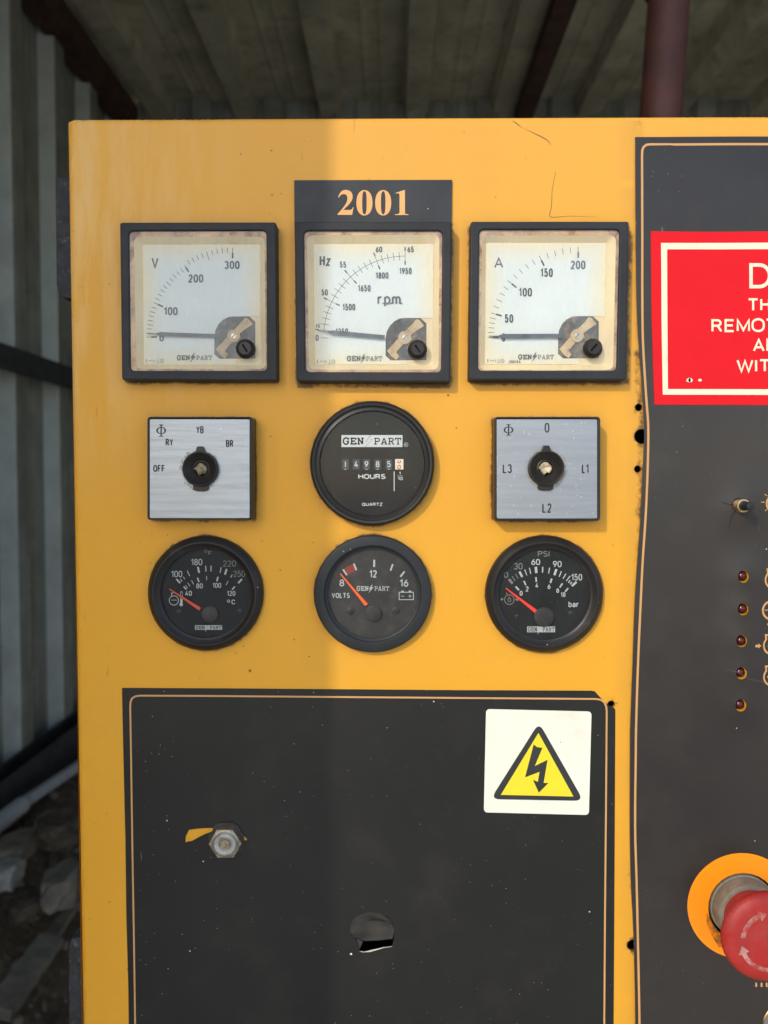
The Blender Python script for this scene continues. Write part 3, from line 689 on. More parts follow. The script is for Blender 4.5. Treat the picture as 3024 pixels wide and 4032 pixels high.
def rock(name, c, s, mat, label, cat, group=None, seed=0, rz=0.0):
    import bmesh
    bm = bmesh.new(); bmesh.ops.create_icosphere(bm, subdivisions=3, radius=1)
    for v in bm.verts:
        n = v.co.normalized(); k = 0.9+0.42*mn.noise(n*1.4+Vector((seed*3.7, 0, 0)))+0.2*mn.noise(n*3.4+Vector((seed, 5, 0)))+0.1*mn.noise(n*9+Vector((seed, 5, 3)))
        v.co = Vector((max(-0.66, min(0.64, n.x*k+0.1*n.y)), max(-0.7, min(0.62, n.y*k)), max(-0.62, min(0.5+0.12*n.x, n.z*k))))
        v.co = Vector((v.co.x*s[0], v.co.y*s[1], v.co.z*s[2]))
    m = Matrix.Rotation(rz, 3, 'Z'); vs = [tuple(m @ v.co+Vector(c)) for v in bm.verts]; fs = [tuple(v.index for v in f.verts) for f in bm.faces]
    bm.free(); o = link(name, vs, fs, mat, None, None, 35)
    o['label'] = label; o['category'] = cat
    if group: o['group'] = group
    return o
c = on_x(60, 3330, WX+0.22); rock('stone', c, (0.05, 0.075, 0.032), M['stone'], 'larger tan stone lying just under the pale grey pipe', 'stone', 'stones on the rubble', 1)
c = on_x(15, 3440, WX+0.24); rock('stone', c, (0.045, 0.05, 0.035), M['stone_pale'], 'whitish stone below the tan one, cut by the photo\'s left edge', 'stone', 'stones on the rubble', 2)
c = on_x(185, 3225, WX+0.20); rock('stone', c, (0.028, 0.035, 0.022), M['stone'], 'small stone right of the pale pipe\'s end', 'stone', 'stones on the rubble', 3)
c = on_x(150, 3120+40, WX+0.17); rock('stone', c-Vector((0, 0, .05)), (0.05, 0.05, 0.05), M['earth'], 'dark lump of rubble under the thin pipe', 'stone', 'stones on the rubble', 4)
c = on_x(230, 3200, WX+0.30); rock('stone', c-Vector((0, 0, .03)), (0.06, 0.07, 0.04), M['earth'], 'broad dark block between the thin pipe and the cabinet', 'stone', 'stones on the rubble', 6, 0.5)
c = on_x(95, 3560, WX+0.30); rock('stone', c, (0.05, 0.06, 0.03), M['earth'], 'dark flat block below the two pale stones', 'stone', 'stones on the rubble', 8, 0.8)
c = on_x(240, 3480, WX+0.36); rock('stone', c, (0.045, 0.07, 0.05), M['wood'], 'upright grey slab of rubble close beside the cabinet', 'stone', 'stones on the rubble', 9, 0.3)
def board(name, p, q, w_, t, mat, label, cat):
    p, q = Vector(p), Vector(q); d = (q-p).normalized(); s = d.cross(Vector((0.25, -0.5, 1))).normalized(); u = s.cross(d)
    a = Acc(); n = 10
    for k in range(n):
        pass
    rows = []
    for k in range(n+1):
        e = p.lerp(q, k/n); j = 0.0015*math.sin(k*2.3)
        rows.append([tuple(e+s*i+u*jj) for i, jj in ((-w_/2+j, -t/2), (w_/2-j, -t/2), (w_/2-j, t/2), (-w_/2+j, t/2))])
    vs = [v for r in rows for v in r]; fs = [(k*4+i, k*4+(i+1) % 4, k*4+4+(i+1) % 4, k*4+4+i) for k in range(n) for i in range(4)]+[(3, 2, 1, 0), (n*4, n*4+1, n*4+2, n*4+3)]
    a.add(vs, fs); o = fin(name, a, mat); o['label'] = label; o['category'] = cat; return o
board('board', on_x(-10, 3990, WX+0.34), on_x(200, 3700, WX+0.34), 0.045, 0.02, M['wood'], 'grey weathered board leaning on the rubble at the photo\'s bottom left', 'board')
board('board', on_x(205, 3690, WX+0.33), on_x(330, 3500, WX+0.31), 0.022, 0.015, M['wood'], 'narrower stick continuing up from the weathered board towards the cabinet', 'board')

# ================================================================== THE CABINET
cab = empty('control_cabinet', (0.05, 0.1, GZ), 'orange-yellow generator control cabinet with gauges, black overlays and warning stickers on its front', 'control cabinet')
TL = P(262, 470); BLp = P(322, 4032)
XL = (TL[0]+BLp[0])/2; XR = P(3024, 2000)[0]+70; ZT = P(1600, 462)[1]; ZB = P(1500, 4032)[1]-60
# ---- instrument positions
c1 = cr(400, 820, 2.074); c2 = cr(1100, 680, 2.242); c3 = cr(1800, 820, 2.183)
s1 = cr(540, 1600, 3.19); s2 = cr(1900, 1600, 3.19); hm = cr(1180, 1540, 2.86)
g1 = cr(540, 2070, 3.072); g2 = cr(1200, 2070, 3.072); g3 = cr(1880, 2070, 3.072)
grime_shapes = []
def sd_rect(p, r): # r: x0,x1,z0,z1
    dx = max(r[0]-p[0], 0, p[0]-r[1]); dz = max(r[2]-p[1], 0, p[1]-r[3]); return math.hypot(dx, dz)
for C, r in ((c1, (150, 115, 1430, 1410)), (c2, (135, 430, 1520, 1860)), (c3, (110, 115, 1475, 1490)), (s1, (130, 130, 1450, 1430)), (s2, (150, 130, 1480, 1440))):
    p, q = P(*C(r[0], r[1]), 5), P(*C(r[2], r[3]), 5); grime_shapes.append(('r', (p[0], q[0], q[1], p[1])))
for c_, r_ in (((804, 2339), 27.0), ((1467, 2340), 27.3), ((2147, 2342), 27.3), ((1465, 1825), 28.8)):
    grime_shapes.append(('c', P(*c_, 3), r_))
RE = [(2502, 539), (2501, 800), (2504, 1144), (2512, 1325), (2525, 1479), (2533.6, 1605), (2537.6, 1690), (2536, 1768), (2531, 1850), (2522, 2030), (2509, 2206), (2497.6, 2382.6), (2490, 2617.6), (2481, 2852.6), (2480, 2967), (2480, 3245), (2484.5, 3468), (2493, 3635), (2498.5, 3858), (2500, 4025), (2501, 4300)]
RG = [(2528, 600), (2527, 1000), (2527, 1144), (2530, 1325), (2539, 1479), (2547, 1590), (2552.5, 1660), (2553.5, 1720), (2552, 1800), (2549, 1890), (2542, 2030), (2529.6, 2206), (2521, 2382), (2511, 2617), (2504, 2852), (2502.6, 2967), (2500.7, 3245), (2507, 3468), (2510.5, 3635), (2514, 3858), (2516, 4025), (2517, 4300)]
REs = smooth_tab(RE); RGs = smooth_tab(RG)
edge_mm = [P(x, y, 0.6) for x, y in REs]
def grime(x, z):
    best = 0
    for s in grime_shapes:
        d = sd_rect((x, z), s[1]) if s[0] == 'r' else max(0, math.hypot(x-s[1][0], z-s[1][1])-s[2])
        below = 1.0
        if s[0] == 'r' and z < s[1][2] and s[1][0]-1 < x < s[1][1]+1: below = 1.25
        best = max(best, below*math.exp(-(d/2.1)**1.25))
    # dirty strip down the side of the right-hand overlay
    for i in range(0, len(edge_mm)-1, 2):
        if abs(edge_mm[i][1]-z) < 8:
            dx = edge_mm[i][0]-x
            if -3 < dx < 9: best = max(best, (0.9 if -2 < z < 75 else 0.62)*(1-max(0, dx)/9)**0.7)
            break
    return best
# ---- front sheet with its real openings
holes_px = [((2515, 1604), 14.5), ((2527, 1718), 29), ((2511, 1847), 14), ((2407, 2773), 14), ((2492, 3722), 23), ((1464, 3668), 104), ((2925, 3572), 139), ((2907, 1990), 30)]
LEDS = [(2928, 2270, -7, -4), (2926, 2398, -3, -2), (2920, 2523, -2, 0), (2919, 2650, -6, -3), (2917, 2777, -6, -3)]
holes = [circ(P(*c_), r_/8.35, 28) for c_, r_ in holes_px]
cor = 3.2
def front_outline():
    x0b, x0t = P(322, 4032)[0], P(263, 500)[0]; zb = ZB
    k = (x0t-x0b)/(P(263, 500)[1]-P(322, 4032)[1]); zt_l = P(262, 476)[1]; zt_r = ZT+0.3
    xl = lambda z: x0b+k*(z-P(322, 4032)[1])
    top = [(xl(zt_l-0.6), zt_l-0.9), (xl(zt_l)+0.5, zt_l-0.2), (xl(zt_l)+3, zt_l+0.75), (xl(zt_l)+7, zt_l+1.35), (xl(zt_l)+12, zt_l+1.5), P(1600, 462), P(3024, 453)]
    return [(xl(zb), zb)]+top+[(XR, P(3024, 453)[1]-0.05), (XR, zb)]
OUT = ccw(front_outline())
XLt = P(262, 500)[0]; XLb = P(322, 4032)[0]; zz0 = P(262, 500)[1]; zz1 = P(322, 4032)[1]
def edge_d(x, z):
    xl = XLb+(XLt-XLb)*(z-zz1)/(zz0-zz1); u = (x-P(400, 462)[0])/(P(3024, 453)[0]-P(400, 462)[0]); zt = P(400, 464)[1]*(1-u)+P(3024, 453)[1]*u
    return max(0, x-xl), max(0, zt-z)
def hfront(x, z):
    r = 2.6; h = 0.0
    for d in edge_d(x, z):
        if d < r: h -= r-math.sqrt(max(0, r*r-(r-d)**2))
    return max(h, -r)
extra = []
for d in (0.08, 0.3, 0.7, 1.2, 1.9, 2.6):
    zq = ZB+1
    while zq < zz0-1.5:
        extra.append((XLb+(XLt-XLb)*(zq-zz1)/(zz0-zz1)+d, zq)); zq += 3
    xq = XLt+3
    while xq < XR-1:
        extra.append((xq, P(400, 464)[1]*(1-(xq-P(400, 462)[0])/(P(3024, 453)[0]-P(400, 462)[0]))+P(3024, 453)[1]*((xq-P(400, 462)[0])/(P(3024, 453)[0]-P(400, 462)[0]))-d)); xq += 3
a = Acc(); V = sheet(a, OUT, holes, 2.6, hfront, 0, 1.6, extra)
o = fin('front_sheet', a, M['yellow'], cab, 50)
at = o.data.attributes.new('grime', 'FLOAT', 'POINT')
wv = [(v.co+LOC[o.name]) for v in o.data.vertices]
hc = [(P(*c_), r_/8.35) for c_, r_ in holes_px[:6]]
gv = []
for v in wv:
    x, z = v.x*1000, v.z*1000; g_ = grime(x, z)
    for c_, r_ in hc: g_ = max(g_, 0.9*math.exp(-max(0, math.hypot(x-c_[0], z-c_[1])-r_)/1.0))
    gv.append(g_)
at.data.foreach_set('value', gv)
# side, top, back and an inner dark chassis behind the openings
xl0 = XLb/1000; a = Acc(); zt_ = (ZT+1.0)/1000
a.add([(XLt/1000, 0.0026, zt_-0.003), (XLb/1000-0.0011, 0.0026, ZB/1000), (XLb/1000-0.0011, 0.30, ZB/1000), (XLt/1000, 0.30, zt_-0.003)], [(0, 1, 2, 3)])
fin('side_sheet', a, M['yellow_side'], cab)
a = Acc(); zz = P(1500, 462)[1]/1000
a.add([(XLt/1000, 0.0026, zz), (XR/1000, 0.0026, zz+0.0006), (XR/1000, 0.30, zz), (XLt/1000, 0.30, zz-0.001)], [(0, 1, 2, 3)])
fin('top_sheet', a, M['yellow_side'], cab)
a = Acc(); quadbox(a, (XLb/1000+0.004, 0.030, ZB/1000), (XR/1000-0.003, 0.295, zz-0.004)); fin('inner_chassis', a, M['void'], cab)
a = Acc(); quadbox(a, (XLb/1000-0.0005, 0.004, GZ), (XR/1000, 0.29, ZB/1000-0.002)); fin('pedestal', a, M['yellow_side'], cab)
# ---- hinges on the left side
def hinge(y0, y1, foot=True):
    hb = -4.0
    pts = [(262-45, y0+6), (262-40, y0), (300, y0-2), (300, y1), (275, y1), (262-18, y1-6), (262-22, y1-22), (262-34, y1-34), (262-40, y1-52)]
    if not foot: pts = [(312-42, y0+40), (312-36, y0+2), (312-20, y0-8), (350, y0-10), (350, y1), (312-42, y1)]
    c_ = ccw([P(x, y, hb) for x, y in pts]); a = Acc(); plate(a, c_, (), -26, hb, 0.7, 0, 3)
    a2 = Acc()
    o = fin('hinge', a, M['hinge'], cab, 40)
    kn = P(262-10, (y0+y1)/2, -12) if foot else P(312-8, y0+120, -12)
    lathe(a2, kn, [(0.05, -9), (2.0, -9), (2.0, -22), (0.05, -22)], 16)
    return o
hinge(697, 1176); hinge(3700, 4250, False)

# ---- square panel meters
def corners(C, x0, y0, x1, y1, h, tl=(0, 0), tr=(0, 0), br=(0, 0), bl=(0, 0)):
    return [P(*C(x0+bl[0], y1+bl[1]), h), P(*C(x1+br[0], y1+br[1]), h), P(*C(x1+tr[0], y0+tr[1]), h), P(*C(x0+tl[0], y0+tl[1]), h)]
def meter(name, label, C, s, fr, op, cream, dial, hub, knob, slot, needle):
    H = 7.3
    a = Acc(); outer = roundpoly(fr, 1.3, 5); op_ = roundpoly(op, 2.4, 6)
    plate(a, outer, [op_], 0.0, H, 0.7, 0, 3)
    mt = fin(name, a, M['bezel'], cab, 40, label)
    # gasket band, cream surround sloping to the dial
    a = Acc(); gi = roundpoly(cream, 3.0, 6); go = roundpoly(op, 2.4, 6)
    go_out = offset(go, -0.5)
    cap(a, [ccw(go_out), cw(gi)], 5.9); fin('gasket', a, M['gasket'], mt)
    a = Acc(); dl = roundpoly(dial, 1.0, 6)
    loft(a, gi, 5.9, dl, 3.2); cap(a, [dl], 3.2); fin('inner_frame', a, M['cream'], mt, 30)
    # white scale plate with the notch for the movement
    hx, hy = hub; D_ = [C_ for C_ in dial]
    hp = lambda dx, dy, h=3.5: P(hx+dx, hy+dy, h)
    notch = [hp(-76, 95), hp(-76, 8), hp(-72, -22), hp(-60, -46), hp(-42, -64), hp(-20, -75), hp(-2, -77)]
    bl, br, tr, tl = dial
    zc = hp(0, -77)[1]
    a = Acc(); din = 0.25
    outl = [(bl[0]+din, bl[1]+din), (hp(8, 0)[0], bl[1]+din), (hp(8, 0)[0], hp(0, 90)[1]), (hp(-56, 90)[0], hp(0, 90)[1]), hp(-76, 72)]+notch[1:]+[(br[0]*0.1+tr[0]*0.9-din, zc), (tr[0]-din, tr[1]-din), (tl[0]+din, tl[1]-din)]
    plate(a, outl, (), 3.2, 3.5, 0.0); fin('scale_plate', a, M['white'], mt)
    # movement: dark pit, diagonal cream bridge, hub ring and screw
    a = Acc(); pit = [hp(-76, 72), hp(-76, 8)]+notch[2:]+[hp(62, -77), hp(85, -56), hp(85, 88), hp(-56, 90)]
    cap(a, [ccw([P(*((hx, hy)), 3.3)] and pit)], 3.26); fin('movement', a, M['darkmove'], mt)
    a = Acc(); bar = [(-70, 52), (-52, 76), (-34, 88), (-22, 74), (-34, 58), (-6, 26), (30, 10), (24, -10), (52, -30), (76, -46), (56, -70), (44, -72), (32, -56), (20, -44), (6, -30), (-30, 8)]
    plate(a, [hp(dx, dy, 3.9) for dx, dy in bar], (), 3.3, 3.9, 0.15)
    hc_ = hp(0, 0, 4.4); lathe(a, hc_, [(3.05, 3.3), (3.05, 4.2), (2.85, 4.4), (1.35, 4.4), (1.3, 4.2)], 32)
    fin('bridge', a, M['amber'], mt, 40)
    a = Acc(); lathe(a, hc_, [(1.3, 4.0), (1.25, 4.5), (0.02, 4.6)], 20); ribbon(a, [(hc_[0]-0.8, hc_[1]-0.9), (hc_[0]+0.8, hc_[1]+0.9)], 0.35, 4.65, mi=1); fin('pivot_screw', a, [M['steel'], M['ink_black']], mt, 40)
    # pointer: thin tip, flat blade
    a = Acc(); n0, n1, n2, w_ = needle
    p0, p1, p2 = P(*C(*n0), 4.9), P(*C(*n1), 4.9), P(*C(*n2), 4.9)
    d = (Vector(p2)-Vector(p1)).normalized(); nn = Vector((-d.y, d.x)); hw = w_/s/8.4/2
    q = [Vector(p0)+nn*0.18, Vector(p0)-nn*0.18, Vector(p1)-nn*0.25, Vector(p1)+d*2.4-nn*hw, Vector(p2)-nn*hw*0.9, Vector(p2)+nn*hw*0.9, Vector(p1)+d*2.4+nn*hw, Vector(p1)+nn*0.25]
    plate(a, [tuple(v) for v in q], (), 4.7, 4.95, 0.0); fin('pointer', a, M['needle_grey'], mt)
    # window pane and its black zero-adjust screw
    a = Acc(); pane = offset(roundpoly(op, 2.4, 6), 0.05); cap(a, [ccw(pane)], 6.35); fin('window', a, M['window'], mt)
    a = Acc(); kc = P(*C(*knob), 8.6); kr = 4.45
    lathe(a, kc, [(kr, 5.5), (kr, 6.9), (kr-0.35, 7.5), (kr*0.72, 8.2), (kr*0.66, 8.6), (kr*0.64, 8.75)], 40)
    t = R(slot); sl_ = [(-2.1, -0.42), (2.1, -0.42), (2.1, 0.42), (-2.1, 0.42)]
    slp = [(kc[0]+x*math.cos(t)-z*math.sin(t), kc[1]+x*math.sin(t)+z*math.cos(t)) for x, z in sl_]
    slp = roundpoly(slp, 0.3, 3)
    cap(a, [ccw(circ(kc, kr*0.64, 40)), cw(slp)], 8.75); loft(a, cw(slp), 7.6, cw(slp), 8.75); cap(a, [ccw(slp)], 7.6, 1)
    fin('adjuster_screw', a, [M['gloss'], M['void']], mt, 35)
    return mt
M['darkmove'] = pm('dark_movement_pit', (0.055, 0.048, 0.042), 0.5, var=0.6, vs=120, dust=(130, 0.48, 0.7), dustc=(0.30, 0.19, 0.09))
M['amber'] = pm('amber_bridge', (0.60, 0.44, 0.24), 0.5, var=0.2, vs=160, dust=(220, 0.5, 0.75), dustc=(0.30, 0.17, 0.08))
HD = 3.53
def small_symbols(a, C, s, x0, y, cls, k=1.0):
    """the little class symbols printed at the foot of a scale"""
    strokes(a, C, [(x0, y-10*k), (x0+10*k, y-16*k), (x0, y-6*k), (x0+10*k, y), (x0, y+8*k), (x0+8*k, y+14*k)], 3, HD, s)
    strokes(a, C, [(x0+24*k, y+2), (x0+31*k, y-5*k), (x0+40*k, y+1), (x0+48*k, y-4*k)], 3, HD, s)
    text(a, cls, x0+54*k, y-9*k, x0+78*k, y+9*k, HD, C)
    strokes(a, C, [(x0+100*k, y-18*k), (x0+100*k, y+14*k)], 3, HD, s); strokes(a, C, [(x0+86*k, y+16*k), (x0+112*k, y+16*k)], 3, HD, s)
    strokes(a, C, [(x0+131*k+16*k*math.cos(R(90+72*i)), y-16*k*math.sin(R(90+72*i))) for i in range(5)], 3, HD, s, True)
    text(a, '2', x0+127*k, y-7*k, x0+135*k, y+7*k, HD, C)
def logo_small(a, C, s, gx0, gx1, px0, px1, y0, y1, mi_d=0, mi_l=1, h=HD):
    word(a, C, s, 'GEN', gx0, y0, gx1, y1, 9, h, mi_d); a.z += 0.01
    word(a, C, s, 'PART', px0, y0, px1, y1, 4.5, h, mi_d); a.z += 0.02
    bolt(a, C, gx1-3, y0-28, px0+3, y1+26, h, mi_d)
def radial(a, C, s, cx, cy, ang, r0, r1, wd, mi=0):
    c_, s_ = math.cos(R(180-ang)), math.sin(R(180-ang))
    seg(a, C, cx+r0*c_, cy-r0*s_, cx+r1*c_, cy-r1*s_, wd, HD, s, mi)
# voltmeter
H = 7.3
fr = [P(*c1(165, 1402), H), P(*c1(1434, 1408), H), P(*c1(1424, 112), H), P(*c1(148, 115), H)]
op = [P(*c1(232, 1326), H), P(*c1(1350, 1326), H), P(*c1(1344, 180), H), P(*c1(220, 184), H)]
crm = [P(*c1(284, 1312), 5.9), P(*c1(1342, 1312), 5.9), P(*c1(1330, 232), 5.9), P(*c1(262, 234), 5.9)]
dl = [P(*c1(344, 1280), 3.3), P(*c1(1300, 1280), 3.3), P(*c1(1298, 295), 3.3), P(*c1(333, 297), 3.3)]
mt = meter('voltmeter', 'square black-framed voltmeter, scale 0 to 300 marked V, in the shade', c1, 2.074, fr, op, crm, dl, c1(1078, 1043), (1170, 1143), -58, ((372, 1022), (440, 1026), (930, 1042), 32))
a = Acc(); angs = [0, 2.7, 5.6, 8.4, 11.3, 14.3, 17.3, 20.4, 23.6]+[23.6+3.25*i for i in range(1, 11)]+[56.1+3.39*i for i in range(1, 11)]
for i, an in enumerate(angs):
    major = i in (0, 8, 18, 28); mid = i in (13, 23, 3)
    radial(a, c1, 2.074, 1070, 1052, an, 730 if i > 18 else 704, (660 if i > 18 else 655) if mid else (688 if i > 18 else 664), 4.6)
    if major: radial(a, c1, 2.074, 1070, 1052, an, 687 if i > 10 else 664, 642 if i > 10 else 618, 13)
for t in (('V', 408, 403, 465, 490, 0.02), ('300', 1003, 430, 1127, 498, 0.025), ('200', 708, 540, 832, 608, 0.025), ('100', 508, 808, 622, 875, 0.025), ('0', 472, 1035, 510, 1088, 0.025)):
    dtext(a, t[0], *t[1:5], 13 if t[0] in ('V',) else 12.5, HD, c1, 2.074)
small_symbols(a, c1, 2.074, 362, 1247, '1.5'); logo_small(a, c1, 2.074, 617, 722, 775, 903, 1203, 1240)
fin('scale_print', a, [M['ink'], M['white']], mt)
# frequency / speed meter
fr = [P(*c2(150, 1842), H), P(*c2(1508, 1848), H), P(*c2(1522, 432), H), P(*c2(133, 430), H)]
op = [P(*c2(232, 1758), H), P(*c2(1428, 1760), H), P(*c2(1440, 512), H), P(*c2(216, 512), H)]
crm = [P(*c2(262, 1738), 5.9), P(*c2(1405, 1738), 5.9), P(*c2(1412, 548), 5.9), P(*c2(244, 552), 5.9)]
dl = [P(*c2(316, 1698), 3.3), P(*c2(1345, 1698), 3.3), P(*c2(1365, 628), 3.3), P(*c2(300, 630), 3.3)]
mt = meter('frequency_meter', 'square black-framed meter marked Hz and r.p.m., under the 2001 label', c2, 2.242, fr, op, crm, dl, c2(1108, 1455), (1220, 1555), -58, ((335, 1393), (425, 1406), (930, 1452), 38))
a = Acc(); cx, cy, RR = 1110, 1456, 720
strokes(a, c2, arcpts(cx, cy, RR, 174.8, 90, 40), 4.2, HD, 2.242)
mj = [5.2, 26.1, 48.1, 69.7, 90.0]
for k in range(4):
    for i in range(1, 5):
        an = mj[k]+(mj[k+1]-mj[k])*i/5; radial(a, c2, 2.242, cx, cy, an, RR+37, RR-37, 4.4)
for k, an in enumerate(mj):
    radial(a, c2, 2.242, cx, cy, an, RR+50, RR-50, 3.6); radial(a, c2, 2.242, cx, cy, an, RR+80, RR+46, 11)
    if k: radial(a, c2, 2.242, cx, cy, an, RR-42, RR-78, 11)
seg(a, c2, 362, 1458, 432, 1459, 3.5, HD, 2.242)
for t in (('Hz', 355, 730, 452, 825, 0.03), ('55', 533, 785, 590, 840, 0.02), ('60', 850, 652, 908, 705, 0.02), ('65', 1130, 652, 1187, 705, 0.02), ('50', 372, 1030, 428, 1085, 0.02), ('45', 322, 1333, 358, 1370, 0.01), ('0', 320, 1430, 347, 1487, 0.02), ('1350', 495, 1375, 607, 1430, 0.02), ('1500', 557, 1158, 670, 1217, 0.02), ('1650', 693, 992, 805, 1050, 0.02), ('1800', 850, 880, 963, 937, 0.02), ('1950', 1058, 840, 1167, 897, 0.02), ('r.p.m.', 865, 1090, 1087, 1188, 0.03)):
    dtext(a, t[0], *t[1:5], 16 if t[0] in ('Hz', 'r.p.m.') else (6 if t[0] == '45' else 9.5), HD, c2, 2.242)
small_symbols(a, c2, 2.242, 333, 1668, '0.5', 1.1); logo_small(a, c2, 2.242, 597, 718, 765, 907, 1620, 1662)
fin('scale_print', a, [M['ink'], M['white']], mt)
# ammeter
fr = [P(*c3(100, 1475), H), P(*c3(1455, 1475), H), P(*c3(1477, 112), H), P(*c3(117, 112), H)]
op = [P(*c3(180, 1395), H), P(*c3(1372, 1395), H), P(*c3(1400, 182), H), P(*c3(192, 182), H)]
crm = [P(*c3(196, 1390), 5.9), P(*c3(1340, 1390), 5.9), P(*c3(1366, 232), 5.9), P(*c3(216, 236), 5.9)]
dl = [P(*c3(238, 1345), 3.3), P(*c3(1268, 1345), 3.3), P(*c3(1284, 297), 3.3), P(*c3(248, 297), 3.3)]
mt = meter('ammeter', 'square black-framed ammeter, scale 0 to 200 marked A, fully in the sun', c3, 2.183, fr, op, crm, dl, c3(1033, 1095), (1175, 1198), 50, ((275, 1099), (350, 1100), (900, 1096), 38))
a = Acc(); cx, cy = 1040, 1110; mj = [0, 15.7, 38.9, 64.5, 90]
for k in range(4):
    for i in range(1, 5): radial(a, c3, 2.183, cx, cy, mj[k]+(mj[k+1]-mj[k])*i/5, 775, 725, 4.6)
for k, an in enumerate(mj):
    radial(a, c3, 2.183, cx, cy, an, 778, 730, 4.6); radial(a, c3, 2.183, cx, cy, an, 733, 682, 14)
for t in (('A', 318, 423, 397, 515, 0.02), ('200', 975, 450, 1102, 525, 0.025), ('150', 715, 517, 822, 592, 0.025), ('100', 528, 685, 643, 760, 0.025), ('50', 408, 912, 482, 985, 0.025), ('0', 383, 1075, 413, 1148, 0.025), ('200/5A', 445, 1308, 545, 1332, 0.0)):
    dtext(a, t[0], *t[1:5], 4.5 if '/' in t[0] else 13, HD, c3, 2.183)
small_symbols(a, c3, 2.183, 258, 1312, '1.5'); logo_small(a, c3, 2.183, 525, 640, 692, 830, 1260, 1298)
fin('scale_print', a, [M['ink'], M['white']], mt)

# ---- year label above the frequency meter
a = Acc(); pts = [P(*c2(133, 436), 7.0), P(*c2(1522, 436), 7.0), P(*c2(1525, 62), 7.0), P(*c2(130, 65), 7.0)]
pts = [P(1159.5, 873, 1.2), P(1778, 874, 1.2), P(1780, 707.6, 1.2), P(1158, 709, 1.2)]
plate(a, [(pts[0][0], pts[0][1]-3), (pts[1][0], pts[1][1]-3), pts[2], pts[3]], (), 0, 1.2, 0.15)
lab = fin('year_label', a, M['label'], cab, 40)
def bez(p, n=8):
    """closed outline from (x,y) anchors and ('c', x1,y1,x2,y2,x,y) cubic pieces"""
    out = []
    for q in p:
        if q[0] == 'c':
            p0 = out[-1]; _, x1, y1, x2, y2, x3, y3 = q
            for k in range(1, n+1):
                t = k/n; u = 1-t
                out.append((u**3*p0[0]+3*u*u*t*x1+3*u*t*t*x2+t**3*x3, u**3*p0[1]+3*u*u*t*y1+3*u*t*t*y2+t**3*y3))
        else: out.append(q)
    return out
yl = cr(1160, 440, 3.95)
two = bez([(676, 1330), ('c', 700, 1255, 735, 1215, 795, 1215), ('c', 860, 1215, 903, 1255, 903, 1320), ('c', 903, 1395, 845, 1445, 755, 1527), (848, 1527), ('c', 880, 1527, 893, 1518, 905, 1487), (917, 1487), (895, 1604), (667, 1604), (667, 1590), ('c', 760, 1490, 822, 1420, 822, 1345), ('c', 822, 1305, 800, 1280, 765, 1280), ('c', 728, 1280, 708, 1300, 690, 1334)])
def zero(cx): 
    o_ = bez([(cx-125, 1415), ('c', cx-125, 1290, cx-75, 1218, cx, 1218), ('c', cx+75, 1218, cx+125, 1290, cx+125, 1415), ('c', cx+125, 1540, cx+75, 1613, cx, 1613), ('c', cx-75, 1613, cx-125, 1540, cx-125, 1415)], 10)[:-1]
    i_ = bez([(cx-35, 1415), ('c', cx-35, 1290, cx-28, 1235, cx, 1235), ('c', cx+28, 1235, cx+35, 1290, cx+35, 1415), ('c', cx+35, 1540, cx+28, 1595, cx, 1595), ('c', cx-28, 1595, cx-35, 1540, cx-35, 1415)], 8)[:-1]
    return o_, i_
one = bez([(1572, 1262), (1700, 1218), (1716, 1218), (1716, 1560), ('c', 1716, 1588, 1722, 1592, 1770, 1594), (1770, 1606), (1560, 1606), (1560, 1594), ('c', 1610, 1592, 1632, 1588, 1632, 1556), (1632, 1300), ('c', 1632, 1268, 1612, 1262, 1576, 1272)])
a = Acc(); t_ = lambda c_: [P(*yl(*p), 1.26) for p in c_]
cap(a, [ccw(t_(two))], 1.26); o_, i_ = zero(1086)
cap(a, [ccw(t_(o_)), cw(t_(i_))], 1.26); o_, i_ = zero(1378); cap(a, [ccw(t_(o_)), cw(t_(i_))], 1.26); cap(a, [ccw(t_(one))], 1.26)
fin('year_digits', a, M['gold2'], lab)

